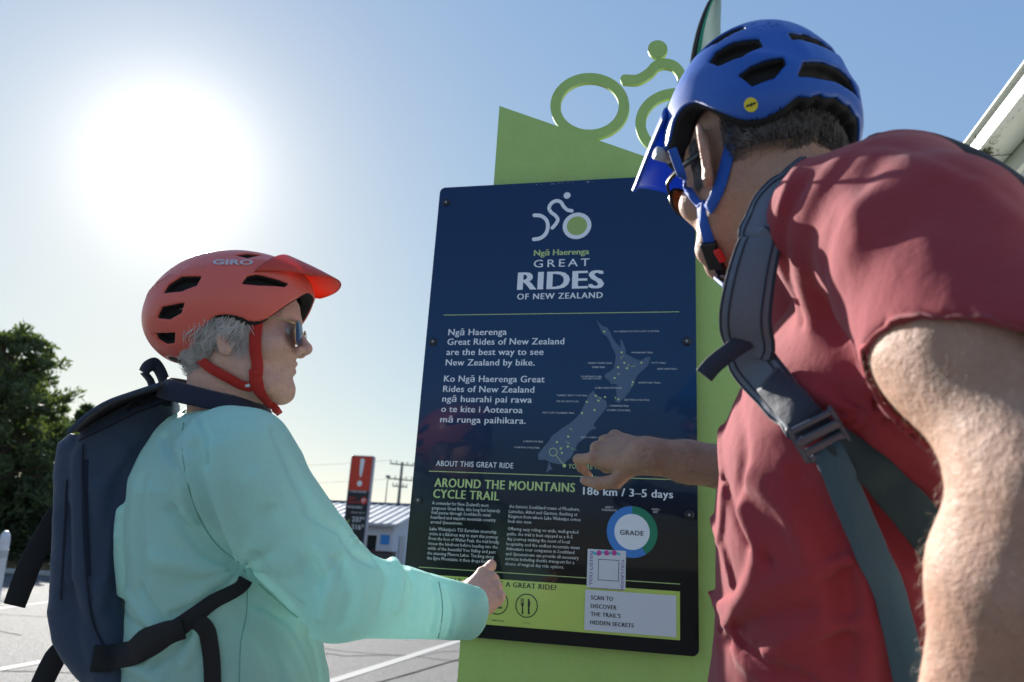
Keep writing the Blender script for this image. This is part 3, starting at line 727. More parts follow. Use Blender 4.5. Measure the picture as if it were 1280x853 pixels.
# ---- print. every block of lettering is a thin raised film
PR = .0006
def dirs(x0,y0,x1,y1):
    a = pp_(x0,y0,PR); b_ = pp_(x1,y1,PR); return a, (b_-a).dot(HR)
def line_text(mb, s, x0, y0, x1, cap_px, off=0.0, sp=1.0, res=3):
    a = pp_(x0,y0,PR); wd = uv(x1,y0)[0]-uv(x0,y0)[0]
    ch = uv(x0,y0-cap_px)[1]-uv(x0,y0)[1]
    place_text(mb, s, a, HR, Z, wd, ch, off, sp, res=res)
def bar(mb, x0,y0,x1,h_px):
    a, v_ = uv(x0,y0); b_, _ = uv(x1,y0); h_ = h_px/PPM
    mb.add([W(a,v_,PR),W(b_,v_,PR),W(b_,v_+h_,PR),W(a,v_+h_,PR)], [(0,1,2,3)])
def film(poly_px, name, m, off=PR, th=.0003):
    q = [uv(x_,y_) for x_,y_ in poly_px]; mb = MB().prism(q, PO+NP*off, HR, Z, NP, th); return mb.build(name, m, panel)
b = MB(); line_text(b,'Ngā Haerenga',667.5,320,736,7.5,.05); b.build('green_heading_lettering', m_green_t, panel)
for q_ in (('GREAT',667,334.5,736.5,9.8,.012,1.35),('RIDES',647.8,362.5,753,23,.09,1.06),('OF NEW ZEALAND',646.5,374.6,753,7.6,.05,1.15)):
    b = MB(); line_text(b,*q_); b.build('title_lettering', m_pw, panel)
for q_ in ((554.5,394.6,849,.9),(536,589.6,849,.9),(523.5,709.5,850,.8)):
    b = MB(); bar(b,*q_); b.build('ruled_line', m_green_t, panel)
b = MB()
for s, x0, y0, x1 in (('Ngā Haerenga',560.4,419.3,633),('Great Rides of New Zealand',559.2,431.3,705),('are the best way to see',558,444,679),('New Zealand by bike.',557,457,668),
    ('Ko Ngā Haerenga Great',555,477.3,680.5),('Rides of New Zealand',553.8,490,667.5),('ngā huarahi pai rawa',552.8,502.3,664.5),('o te kite i Aotearoa',551.5,515,653),('mā runga paihikara.',550.3,528,657)):
    b = MB(); line_text(b,s,x0,y0,x1,8.2,.035,1.05); b.build('introduction_lettering', m_pw, panel)
b = MB(); line_text(b,'ABOUT THIS GREAT RIDE',545,582.5,641.5,7.0,.02,1.1); b.build('ride_lettering', m_pw, panel)
b = MB(); line_text(b,'186 km / 3–5 days',729,618.5,841,10.2,.05,1.05); b.build('ride_lettering', m_pw, panel)
b = MB(); line_text(b,'AROUND THE MOUNTAINS',543,608.5,718.5,11.5,.05,1.1); b.build('trail_name_lettering', m_green_t, panel)
b = MB(); line_text(b,'CYCLE TRAIL',541.5,622.3,623.5,11.3,.05,1.1); b.build('trail_name_lettering', m_green_t, panel)
b = MB(); z = lambda X_, Y_: (500+X_*.2031, 580+Y_*.2031)
for s, X0, Y0, X1 in (("A contender for New Zealand's most",197,250,546),("gorgeous Great Ride, this long but leisurely",195,280,616),("trail passes through Southland's rural",192,308,556),
    ("heartland and majestic mountain country",189,337,590),("around Queenstown.",187,366,385),("Lake Wakatipu's TSS Earnslaw steamship",182,408,595),("cruise is a fabulous way to start this journey.",178,438,607),
    ("From the foot of Walter Peak, the trail briefly",176,468,610),("traces the lakefront before heading into the",173,498,602),("wilds of the beautiful Von Valley and past",170,528,590),
    ("the stunning Mavora Lakes. Tracking along",168,558,578),("the Eyre Mountains, it then drops back to",165,588,575),
    ("the historic Southland towns of Mossburn,",672,271,1107),("Lumsden, Athol and Garston, finishing at",669,302,1092),("Kingston from where Lake Wakatipu comes",667,332,1112),("back into view.",665,362,812),
    ("Offering easy riding on wide, well-graded",662,408,1097),("paths, the trail is best enjoyed as a 4–5",660,439,1063),("day journey making the most of local",658,470,1044),("hospitality and the endless mountain views",655,501,1107),
    ("Adventure tour companies in Southland",653,531,1073),("and Queenstown can provide all necessary",650,562,1100),("services including shuttle transport for a",648,592,1073),("choice of magical day ride options.",646,623,1010)):
    x0,y0 = z(X0,Y0); x1,_ = z(X1,Y0); line_text(b,s,x0,y0,x1,4.4,.004,1.0,res=1)
b.build('story_lettering', m_pwd, panel, kind='stuff')
# map
zz = lambda X_, Y_: (640+X_*.2578, 380+Y_*.2578)
NI = [(408,75),(425,95),(440,108),(462,115),(475,135),(485,160),(500,185),(513,198),(522,212),(527,205),(526,170),(535,178),(542,200),(550,215),(552,242),(575,255),(600,268),(625,276),(650,260),(672,258),(665,285),(655,305),(625,330),(610,345),(598,365),(590,395),(570,425),(550,450),(520,480),(500,475),(508,445),(504,420),(515,405),(505,390),(480,388),(470,372),(450,357),(452,340),(475,330),(495,310),(500,280),(503,255),(497,230),(486,215),(473,180),(458,156),(438,145),(425,115)]
SI = [(395,420),(405,440),(430,455),(455,470),(462,495),(450,515),(430,540),(405,570),(395,590),(410,603),(385,612),(365,630),(350,655),(320,675),(305,710),(285,745),(262,765),(255,780),(225,777),(190,770),(160,755),(130,757),(126,730),(150,700),(175,670),(195,640),(240,605),(280,580),(310,555),(330,530),(345,500),(360,470),(375,440)]
ST = [(180,765),(186,785),(197,800),(182,806),(165,822),(172,795)]
for q in (NI, SI, ST): film([zz(*c) for c in q][::-1], 'map_island', m_mapc, off=.0002, th=.0003)
def disc(mb, px, py, r_px, off=PR+.0002, n=12, r_in=None):
    u0, v0 = uv(px,py); r_ = r_px/PPM
    o_ = [(u0+r_*math.cos(2*math.pi*k/n), v0+r_*math.sin(2*math.pi*k/n)) for k in range(n)]
    if r_in is None: mb.add([W(a,b_,off) for a,b_ in o_], [tuple(range(n))])
    else:
        i_ = [(u0+r_in/PPM*math.cos(2*math.pi*k/n), v0+r_in/PPM*math.sin(2*math.pi*k/n)) for k in range(n)]
        mb.add([W(a,b_,off) for a,b_ in o_+i_], [(k,(k+1)%n,n+(k+1)%n,n+k) for k in range(n)])
b = MB()
for q in ((448,135),(532,236),(545,287),(628,286),(515,308),(557,313),(498,360),(586,380),(406,446),(419,470),(451,452),(516,463),(362,476),(400,515),(340,530),(273,644),(218,671),(271,692),(236,703),(242,723)):
    disc(b,*zz(*q),1.35)
rd = random.Random(8)
for cx_, cy2 in ((455,128),(540,250),(560,290),(600,300),(520,340),(590,395),(410,458),(500,460),(285,600),(262,660),(225,690),(290,700)):
    x_, y_ = zz(cx_,cy2)
    for i in range(9): x_ += rd.uniform(-1.5,1.7); y_ += rd.uniform(-1.2,1.5); disc(b,x_,y_,.38,n=5)
disc(b,*zz(200,719),5.2,n=28,r_in=4.5); disc(b,*zz(254,785),2.2); 
a_ = uv(*zz(214,735)); c_ = uv(*zz(254,785)); dx_, dy_ = c_[0]-a_[0], c_[1]-a_[1]; l_ = math.hypot(dx_,dy_); nx_, ny_ = -dy_/l_*.0006, dx_/l_*.0006
b.add([W(a_[0]+nx_,a_[1]+ny_,PR),W(a_[0]-nx_,a_[1]-ny_,PR),W(c_[0]-nx_,c_[1]-ny_,PR),W(c_[0]+nx_,c_[1]+ny_,PR)],[(0,1,2,3)])
line_text(b,'YOU ARE HERE',710.5,585.8,760,6.2,.01,1.15)
b.build('map_marks', m_green_t, panel, kind='stuff')
b = MB()
for s, X0, X1, Y0 in (("POU HERENGA TAI TWIN COAST CYCLE TRAIL",495,715,138),("HAURAKI RAIL TRAIL",580,683,240),("WAIKATO RIVER TRAILS",367,485,291),("MOTU TRAILS",678,747,290),("TIMBER TRAIL",387,452,311),
    ("GREAT LAKE TRAILS",702,800,319),("MOUNTAINS TO SEA",335,435,356),("NGA ARA TUHONO",343,434,366),("HAWKE'S BAY TRAILS",613,722,386),("QUEEN CHARLOTTE TRACK",402,532,411),("TASMAN'S GREAT TASTE TRAIL",217,367,447),
    ("THE OLD GHOST ROAD",215,323,476),("REMUTAKA CYCLE TRAIL",545,667,469),("COPPERMINE TRAIL",470,568,498),("ST JAMES CYCLE TRAIL",460,575,519),("WEST COAST WILDERNESS TRAIL",147,302,531),("ALPS 2 OCEAN CYCLE TRAIL",333,480,650),
    ("QUEENSTOWN TRAIL",53,152,670),("ROXBURGH GORGE TRAIL",12,135,699)):
    x0,y0 = zz(X0,Y0); x1,_ = zz(X1,Y0); line_text(b,s,x0,y0,x1,2.1,0,1.0,res=1)
for s, X0, X1, Y0 in (("GRADE 3",677,704,278),("INTERMEDIATE",666,715,287),("GRADE 2",830,858,285),("EASY",836,853,294)):
    line_text(b,s,500+X0*.3786,530+Y0*.3786,500+X1*.3786,2.6,0,1.0,res=1)
b.build('map_lettering', m_pwd, panel, kind='stuff')
# logo on the panel
zl = lambda X_, Y_: (500+X_*.375, 220+Y_*.375)
b = MB(); 
stroke(b, [zl(448,132),zl(470,134),zl(488,148),zl(493,170),zl(486,193),zl(468,208),zl(446,212)], 4.6, uv, PO+NP*PR, .0002)
stroke(b, [zl(508,174),zl(520,160),zl(526,145),zl(517,132),zl(504,122),zl(497,108),zl(505,92),zl(521,84),zl(536,88),zl(546,103),zl(558,114),zl(573,117)], 4.4, uv, PO+NP*(PR+.0001), .0002)
disc(b,*zl(557,66),4.8,n=24); disc(b,*zl(590,167),19.2,n=48,r_in=13.6); b.build('cyclist_emblem', m_pw, panel, kind='stuff')
b = MB(); disc(b,*zl(590,167),13.7,n=40,off=PR+.0001); b.build('emblem_wheel', mat('emblem_green',(.3,.42,.13),.4), panel)
# grade dial
b = MB(); cu, cv = uv(790,665)
def wedge(a0, a1, ro, ri, off=PR, n=40):
    o_ = [(cu+ro/PPM*math.cos(R(a0+(a1-a0)*k/n)), cv+ro/PPM*math.sin(R(a0+(a1-a0)*k/n))) for k in range(n+1)]
    i_ = [(cu+ri/PPM*math.cos(R(a0+(a1-a0)*k/n)), cv+ri/PPM*math.sin(R(a0+(a1-a0)*k/n))) for k in range(n+1)]
    mb = MB(); mb.add([W(a,c,off) for a,c in o_+i_], [(k,k+1,n+1+k+1,n+1+k) for k in range(n)]); return mb
wedge(90,304,29.3,20.3).build('dial_blue_band', mat('dial_blue',(.04,.2,.6),.35), panel)
wedge(-56,90,29.3,20.3).build('dial_green_band', mat('dial_green',(.01,.2,.12),.35), panel)
b = MB(); disc(b,790,665,20.4,n=40,off=PR+.0001); b.build('dial_face', m_pw, panel)
PRs = PR; PR = .0012
b = MB(); line_text(b,'GRADE',775.2,668.5,804.3,6.2,.035,1.1); b.build('dial_lettering', m_ink, panel); PR = PRs
# lime strip
def vat(px, py): return uv(px,py)[1]
ul, ur = uL+.014, uv(850,770)[0]; vt2 = vat(849,739.5); vb2 = vat(849,800.5)
mb = MB().prism([(ul,vb2),(ur,vb2),(ur,vt2),(ul,vt2)], PO+NP*.0002, HR, Z, NP, .0004); mb.build('lime_strip', m_lime, panel)
b = MB(); PR = .001; line_text(b,'WHAT MAKES THIS A GREAT RIDE?',550.5,728,695.5,6.6,.05,1.12)
for cx_, cy2 in ((658.3,757.3),(621.5,753.5)): disc(b,cx_,cy2,13.4,n=40,r_in=12.2,off=PR)
line_text(b,'HERITAGE',614.5,776.5,630,2.2,0,1.0,res=1); line_text(b,'FOOD',654,779.8,663,2.2,0,1.0,res=1)
# fork and knife, and a cup
def ub(px, py): a, c = uv(px,py); return W(a,c,PR)
for dx_ in (-6.2,-4.6,-3.0): b.add([ub(657.3+dx_,748),ub(658+dx_,748),ub(658+dx_,755),ub(657.3+dx_,755)],[(0,1,2,3)])
b.add([ub(651,754.5),ub(655.2,754.5),ub(654.3,757.5),ub(652,757.5)],[(0,1,2,3)]); b.add([ub(652.4,757),ub(653.9,757),ub(654.2,768),ub(652.2,768)],[(0,1,2,3)])
b.add([ub(660,748),ub(662,749.5),ub(663,754),ub(662.6,758.5),ub(659.8,758.5)],[(0,1,2,3,4)]); b.add([ub(660,758),ub(662,758),ub(662.4,768),ub(660,768)],[(0,1,2,3)])
for dx_ in (0,3,6): b.add([ub(618.5+dx_,750),ub(619.9+dx_,750),ub(619.9+dx_,758),ub(618.5+dx_,758)],[(0,1,2,3)])
b.add([ub(615,749.5),ub(621.7,744.5),ub(628.5,749.5)],[(0,1,2)]); b.add([ub(615.5,759),ub(628,759),ub(628,761),ub(615.5,761)],[(0,1,2,3)])
b.build('strip_lettering', m_ink, panel, kind='stuff')
# stickers (their square codes are left out)
m_stk = mat('sticker_paper',(.56,.6,.7),.35,coat=.3)
def sticker(x0,y0,x1,y1, off, label):
    a0, c1 = uv(x0,y0); a1, c0_ = uv(x1,y1); mb = MB().prism(rrect(a0,c0_,a1,c1,.0015,2), PO+NP*off, HR, Z, NP, .0004)
    return mb.build('sticker', m_stk, panel, label=label)
s2 = sticker(731.8,737,845.3,796.8,.0012,'wide white sticker with black capitals')
s1 = sticker(734.8,686.2,781.8,737.5,.0017,'small white sticker with purple lettering')
PR = .0020; b = MB()
for s, x0, y0, x1 in (("SCAN TO",738.8,749.5,766),("DISCOVER",738.5,760,770.5),("THE TRAIL'S",738.3,770,775.5),("HIDDEN SECRETS",737.8,780.5,792)): line_text(b,s,x0,y0,x1,5.4,.05,1.1)
b.build('sticker_lettering', m_ink, s2, kind='stuff')
PR = .0024; b = MB()
a = pp_(740.2,732,PR); place_text(b,'YOU LISTEN',a,Z,-HR,38/PPM,3.8/PPM,.02)
a = pp_(776.6,699,PR); place_text(b,'YOU LAUGH',a,-Z,HR,34/PPM,3.8/PPM,.02)
line_text(b,'DAILY COMEDY PODCAST',738,736,779,2.0,0,1.0,res=1); b.build('purple_lettering', mat('purple_ink',(.16,.05,.3),.5), s1)
b = MB(); 
for x_ in (749,758.5,768): disc(b,x_,691.5,3.0,off=.0026,n=16)
b.build('pink_dots', mat('pink_ink',(.5,.05,.3),.5), s1, kind='stuff')
b = MB(); stroke(b,[(741.5,690.8),(747,693),(753,690.5),(759,693),(765,690.8),(774,692.8)],3.4,uv,PO+NP*.0022,.0001); b.build('cyan_wave', mat('cyan_ink',(.1,.45,.6),.5), s1)
b = MB(); a0, c1 = uv(748,699); a1, c0_ = uv(773.5,727)
b.strip(rrect(a0,c0_,a1,c1,.001,2), rrect(a0+.0012,c0_+.0012,a1-.0012,c1-.0012,.0005,2), PO+NP*.0022, HR, Z, NP, .0001); b.build('black_square_outline', m_ink, s1)
# chipped enamel along the top edge
b = MB(); rd = random.Random(2)
for i in range(26):
    x_ = rd.uniform(664,742); a, c = uv(x_, 231.2-(x_-664)*.045+rd.uniform(-1.2,.6)); r_ = rd.uniform(.0004,.0013)
    b.add([W(a-r_,c,PR-.0016),W(a,c-r_*.6,PR-.0016),W(a+r_*1.5,c+.0003,PR-.0016),W(a,c+r_*.7,PR-.0016)],[(0,1,2,3)])
b.build('chipped_marks', m_pwd, panel, kind='stuff')
PR = PRs
# ------------------------------------------------------------------ feather flag behind the sign
m_flag = mat('flag_cloth',(.42,.5,.46),.7,trans=0,noise=[(5,.4,(.3,.46,.4))]); m_ftrim = mat('flag_dark',(.01,.012,.015),.6); m_flg = mat('flag_green',(.02,.22,.15),.7)
FD = 3.6
ptop = [P(862,240,FD), P(861,160,FD), P(862,110,FD), P(866,70,FD), P(874,35,FD), P(886,5,FD), P(897,-8,FD)]
fb = Vector((ptop[0].x, ptop[0].y, 0)); fl = empty('feather_flag', fb, 'curved feather flag with black edge behind the blue helmet', 'flag')
MB().tube([fb]+catmull(ptop,4), .009, 8).build('pole', m_ftrim, fl)
e1 = catmull(ptop[1:],5); en = [q + Vector((0,.004,0)) for q in e1]
fvs, ffs = [], []; tgt = P(906,32,FD); tg2 = P(925,150,FD)
fx = HR
for i, q in enumerate(e1):
    t_ = i/(len(e1)-1); wd = .004 + .21*(1-t_)**.9
    for k_ in range(9):
        s = k_/8; fvs.append(q + fx*(wd*s) + Z*(-.02*s) + Vector((0,.012*math.sin(s*7+t_*5),0)))
for i in range(len(e1)-1):
    for k_ in range(8): ffs.append((i*9+k_, i*9+k_+1, (i+1)*9+k_+1, (i+1)*9+k_))
def band(lo_, hi_, name, m, off): mk(name, [v + Vector((0,off,0)) for v in fvs], [f for f in ffs if lo_ <= (f[0] % 9) < hi_], m, fl, smooth=True)
band(0,1,'dark_edge',m_ftrim,0); band(1,2,'green_edge',m_flg,0); band(2,8,'cloth',m_flag,0)
MB().box(fb+Z*.02,.4,.4,.04,ch=.01).build('foot_plate', m_ftrim, fl)
stamp('totem')
# ================================================================== tools for bodies, clothing and helmets
def rays(pxs): return np.array([tuple(ray(x,y)) for x,y in pxs], dtype=np.float32)
def trace(f, pxs, t0=.3, t1=2.4):
    """where the camera rays through pixels meet the surface f; nan when they miss"""
    d = rays(pxs); o = A(CAM); t = np.full(len(d), t0, dtype=np.float32); best = np.full(len(d), 9.0, dtype=np.float32); bt = t.copy()
    for _ in range(90):
        s = f(o + d*t[:,None]); m = np.abs(s) < best; best[m] = np.abs(s[m]); bt[m] = t[m]
        t = t + np.maximum(s, -0.02)*.7; t = np.minimum(t, t1)
    return o + d*bt[:,None]              # nearest approach where it misses
def hump(p, pts, wd, amp, ends=True):
    """a soft ridge (amp > 0) or crease (amp < 0) along a polyline, to subtract from a distance"""
    d = polyd(p, pts); return amp*np.exp(-(d/wd)**2)
def with_folds(f, folds):
    """folds: (pixel polyline, width m, height m) placed where the pixels meet f"""
    L_ = []
    for px, wd, amp in folds:
        c = catmull([Vector((x,y,0)) for x,y in px], 3); q = trace(f, [(v.x,v.y) for v in c])
        lo = q.min(0)-wd*2.6; hi = q.max(0)+wd*2.6
        L_.append(([Vector(map(float,v)) for v in q], wd, amp, lo, hi))
    def g(p):
        d = f(p)
        for pts, wd, amp, lo, hi in L_:
            m = ((p > lo) & (p < hi)).all(1) & (np.abs(d) < .016)
            if m.any(): d[m] = d[m] - hump(p[m], pts, wd, amp)
        return d
    return g
def radial(p, c, n, amp, reach, phase=0.0):
    """pleats that fan out from a pinched point c"""
    q = p - A(c); m = (q*q).sum(1) < (2.6*reach)**2; o = np.zeros(len(p), dtype=np.float32)
    if not m.any(): return o
    r_ = q[m]; x = r_@A(cw((1,0,0))); y = r_@A(cw((0,1,0))); r = np.sqrt((r_*r_).sum(1)); a = np.arctan2(y, x)
    s = np.sin(n*a+phase+1.3*np.sin(2*a+phase)); s = np.sign(s)*np.abs(s)**1.0 - .5*(1-np.abs(s))
    o[m] = amp*s*np.exp(-(r/reach)**2)*(r/(r+.02)); return o
def rip(p, fr, seed=0.0):
    x, y, z = p[:,0]*fr, p[:,1]*fr, p[:,2]*fr
    return (np.sin(x+1.7*np.sin(y*.9+seed)+seed)*np.sin(y*1.1+1.3*np.sin(z*.8+seed*2)) + .5*np.sin(z*1.7+2*np.sin(x*1.3+seed)))/1.5
def poly2(q, poly):
    """signed distance of 2D points q to a polygon"""
    P_ = np.array(poly, dtype=np.float32); n = len(P_); d = np.full(len(q), 1e9, dtype=np.float32); s = np.ones(len(q), dtype=np.float32)
    for i in range(n):
        a = P_[i]; b = P_[i-1]; e = b-a; w_ = q-a
        t = np.clip((w_@e)/(e@e), 0, 1)[:,None]; r = w_-e*t; d = np.minimum(d, (r*r).sum(1))
        c1 = q[:,1] >= a[1]; c2 = q[:,1] < b[1]; c3 = e[0]*w_[:,1] > e[1]*w_[:,0]
        fl = (c1 & c2 & c3) | (~c1 & ~c2 & ~c3); s[fl] *= -1
    return s*np.sqrt(d)
class Local:
    """a local frame: x forward, y left, z up"""
    def __init__(s, o, fwd_c, up_c, scale=1.0):
        f, l, u = frame(cw(fwd_c), cw(up_c)); s.o = Vector(o); s.f, s.l, s.u = f, l, u; s.k = scale
        s.M = np.array([tuple(f), tuple(l), tuple(u)], dtype=np.float32)
    def w(s, x, y, z): return s.o + (s.f*x + s.l*y + s.u*z)*s.k
    def dir(s, x, y, z): return (s.f*x + s.l*y + s.u*z).normalized()
    def toW(s, V): return (np.asarray(V, dtype=np.float32)*s.k) @ s.M + A(s.o)
    def toL(s, p): return ((p - A(s.o)) @ s.M.T)/s.k
    def wf(s, f): return lambda p: f(s.toL(p))*s.k
    def px(s, x, y, z):
        v = s.w(x,y,z)-CAM; c = Vector((v.dot(cw((1,0,0))), v.dot(cw((0,1,0))), v.dot(cw((0,0,1))))); return c.x/c.z*FPX+CX, c.y/c.z*FPX+CY
def head_sdf(neck_to, neck_r=.058, nose=1.0, jowl=1.0, ear_out=.35, ear_x=-.004, ear_z=-.006, ear_s=1.0):
    nk = A(neck_to)
    def f(p):
        ys = np.abs(p[:,1]); q = p.copy(); q[:,1] = ys
        d = ell(p, (-.006,0,.048), (.100,.077,.088))
        tab = [(-.114,.02,0,.052,.020),(-.104,.02,0,.068,.033),(-.085,.02,0,.078,.046),(-.06,.02,0,.0775,.057),(-.03,.02,0,.080,.066),(0,.02,0,.0775,.0705),(.018,.02,0,.079,.0715),(.04,.02,0,.083,.071),(.065,.018,0,.079,.068),(.085,.01,0,.070,.060)]
        F = loft(p, (0,0,0), ((1,0,0),(0,1,0),(0,0,1)), tab, 2.15)
        d = smin(d, F, .022)
        d = smin(d, cap(q, (.094,.012,.032), (.080,.046,.030), .009,.007), .014)          # brow
        d = smax(d, -sph(q, (.113,.033,.007), .021), .013)                                # eye sockets
        d = smin(d, sph(q, (.0795,.032,.006), .0135), .004)                                # eyes
        d = smin(d, cap(q, (.0925,.022,.013), (.0850,.044,.011), .003), .004); d = smin(d, cap(q, (.091,.022,-.002), (.0835,.043,-.001), .0028), .005)
        d = smin(d, ell(q, (.066,.048,-.022), (.026,.021,.021)), .02)                     # cheekbones
        d = smin(d, cap(q, (.0,.056,-.048), (.066,.034,-.088), .013*jowl,.013*jowl), .025)      # jawline
        d = smin(d, sph(p, (.082,0,-.094), .020), .016)                                   # chin
        n = cap(p, (.098,0,.018), (.1175,0,-.012), .0065, .0085)
        n = smin(n, sph(p, (.1195,0,-.0165), .0092), .006); n = smin(n, sph(q, (.108,.0125,-.022), .0078), .007)
        n = smin(n, cap(p, (.096,0,-.024), (.114,0,-.022), .006), .006)
        d = smin(d, n, .009)
        d = smax(d, -ell(q, (.1115,.0068,-.0275), (.0045,.0028,.0035)), .002)
        d = smin(d, cap(q, (.1000,0,-.0435), (.0905,.021,-.0485), .0052,.002), .006)      # lips
        d = smin(d, cap(q, (.0975,0,-.0570), (.0895,.020,-.0515), .0062,.002), .006)
        d = smax(d, -cap(q, (.1075,0,-.0500), (.0915,.025,-.0502), .0023,.0012), .003)
        d = d + .0022*np.exp(-(polyd(q, [Vector((.1,.019,-.024)), Vector((.092,.029,-.042)), Vector((.082,.033,-.062))])/.0032)**2)
        d = d + .0010*np.exp(-(polyd(q, [Vector((.089,.024,-.052)), Vector((.085,.028,-.068))])/.003)**2)
        for k_ in range(4):
            d = d + .0006*np.exp(-(polyd(q, [Vector((.078,.054,.012-k_*.006)), Vector((.062,.064,.018-k_*.011))])/.0016)**2)
        d = smin(d, cap(p, (-.022,0,-.02), nk, neck_r, neck_r*1.06), .025)
        # ears
        ec = np.array([ear_x,.074,ear_z], dtype=np.float32); e = q-ec
        a = -ear_out; ex = e[:,0]*math.cos(a)+e[:,1]*math.sin(a); ey = -e[:,0]*math.sin(a)+e[:,1]*math.cos(a)
        t_ = .18; e = e/ear_s; ex /= ear_s; ey /= ear_s; ez = e[:,2]*math.cos(t_)+ex*math.sin(t_); ex2 = ex*math.cos(t_)-e[:,2]*math.sin(t_)
        E = np.stack([ex2,ey,ez],1)
        w_ = ell(E, (-.008,.004,.0), (.0185,.0045,.031))
        hel = polyd(E, [Vector(v) for v in ((.006,.004,.004),(.008,.006,.016),(.002,.008,.028),(-.010,.009,.033),(-.022,.009,.026),(-.027,.009,.010),(-.025,.008,-.006),(-.018,.006,-.018))]) - .0034
        w_ = smin(w_, hel, .003)
        anti = polyd(E, [Vector(v) for v in ((-.006,.006,.020),(-.015,.007,.012),(-.018,.007,-.002),(-.012,.006,-.014))]) - .0026
        w_ = smin(w_, anti, .004)
        w_ = smax(w_, -ell(E, (-.004,.011,-.002), (.0085,.0085,.011)), .003)
        w_ = smin(w_, ell(E, (-.006,.004,-.025), (.0095,.0048,.0095)), .005); w_ = smin(w_, sph(E, (.006,.003,-.006), .0052), .004)
        d = smin(d, w_, .005)
        return d
    return f
def hand_prims(W0, d, n, right=True, s=1.0, curls=None, thumb=None, spread=.06, tip_targets=None):
    """bones of a hand: list of (a, b, ra, rb, joinwidth). curls: per finger (mcp, pip, dip) in degrees"""
    d = Vector(d).normalized(); n = Vector(n); n = (n - d*n.dot(d)).normalized(); t = n.cross(d)*(1 if right else -1)
    W0 = Vector(W0); pr = []
    def L3(x, y, z): return W0 + (d*x + t*y + n*z)*s
    mcp = [(.094,.030,.002),(.098,.0095,.006),(.092,-.0105,.004),(.083,-.029,0)]
    ln = [(.046,.027,.022),(.050,.031,.023),(.046,.029,.023),(.036,.022,.020)]
    rr = [(.0112,.0098,.0088,.0072),(.0115,.0100,.0090,.0074),(.0108,.0094,.0085,.0070),(.0096,.0084,.0076,.0063)]
    palm = []
    for i, (x,y,z_) in enumerate(mcp):
        palm.append((L3(.0,y*.55,-.002), L3(x,y,z_-.004), .0165*s, .0128*s))
    palm.append((L3(.02,.022,-.012), L3(.062,.026,-.012), .017*s, .013*s)); palm.append((L3(.02,-.018,-.010), L3(.07,-.024,-.010), .016*s, .011*s))
    palm.append((L3(-.03,.010,0), L3(.01,.014,0), .020*s, .019*s)); palm.append((L3(-.03,-.010,0), L3(.01,-.012,0), .020*s, .018*s))
    fingers = []
    for i in range(4):
        a0, a1, a2 = [R(v) for v in curls[i]]; sp = (1.5-i)*spread
        base_ = L3(*mcp[i]); ang = 0; cur = base_; ch = []
        side = (d*math.cos(sp) + t*math.sin(sp)).normalized()
        for j, (l_, a) in enumerate(zip(ln[i], (a0,a1,a2))):
            ang += a; dr = side*math.cos(ang) - n*math.sin(ang); nx_ = cur + dr*l_*s
            ch.append((cur, nx_, rr[i][j]*s, rr[i][j+1]*s)); cur = nx_
        fingers.append(ch)
    if thumb is None: thumb = [(.018,.020,-.010),(.046,.050,-.020),(.078,.062,-.026),(.104,.066,-.030)]
    th = [L3(*v) for v in thumb]
    tc_ = [(th[0],th[1],.0165*s,.0135*s),(th[1],th[2],.0128*s,.0112*s),(th[2],th[3],.0112*s,.0088*s)]
    return dict(palm=palm, fingers=fingers, thumb=tc_, d=d, n=n, t=t, L3=L3, s=s)
def hand_f(H, fore=None):
    """distance function of the hand; fore: extra (a,b,ra,rb) forearm bones"""
    s = H['s']
    def f(p):
        D = None
        for a,b,ra,rb in H['palm']:
            e = cap(p,a,b,ra,rb); D = e if D is None else smin(D,e,.012*s)
        for ch in H['fingers']+[H['thumb']]:
            g = None
            for j,(a,b,ra,rb) in enumerate(ch):
                e = cap(p,a,b,ra,rb); e = np.minimum(e, sph(p, a, ra*1.07)) if j else e
                g = e if g is None else smin(g,e,.003*s)
            D = smin(D,g,.0035*s)
        # knuckles and tendons on the back of the hand
        for ch in H['fingers']:
            a = ch[0][0]; D = smin(D, sph(p, a+H['n']*.003*s, .0105*s), .007*s)
            w0 = H['L3'](.02,0,.010); e = cap(p, w0, a+H['n']*.0045*s, .0035*s); D = smin(D, e, .007*s)
            for (j_, k_) in ((1,.3),(1,-.3)):
                a1 = ch[j_][0]; dr = (ch[j_][1]-ch[j_][0]).normalized(); D = D + .0005*np.exp(-(sph(p, a1+H['n']*.006*s+dr*k_*.008*s, 0)/.004)**2)
        for a,b,ra,rb in (fore or []): D = smin(D, cap(p,a,b,ra,rb), .02*s)
        return D
    return f
def nails(H, mb, which=(0,1,2,3,4)):
    for i in which:
        ch = (H['fingers']+[H['thumb']])[i]; a,b,ra,rb = ch[-1]; dr = (b-a).normalized()
        n = H['n'] if i < 4 else (H['n']*.5+H['t']*.2)
        # back of the fingertip: the direction turned with the finger
        n = (n - dr*n.dot(dr)); n = n.normalized() if n.length > .2 else (H['d'] - dr*H['d'].dot(dr)).normalized()
        s_ = dr.cross(n); c = b + n*rb*.86; vs = []; w_ = rb*.72
        for j in range(5):
            for k in range(5):
                u = (k-2)/2; v = (j-2)/2; sh = math.sqrt(max(0,1-(max(0,v)*.6)**2))
                vs.append(c + s_*u*w_*sh + dr*v*w_*1.1 + n*(-.35*w_*u*u - .12*w_*v*v + .0004))
        mb.add(vs, [(j*5+k, j*5+k+1, (j+1)*5+k+1, (j+1)*5+k) for j in range(4) for k in range(4)])
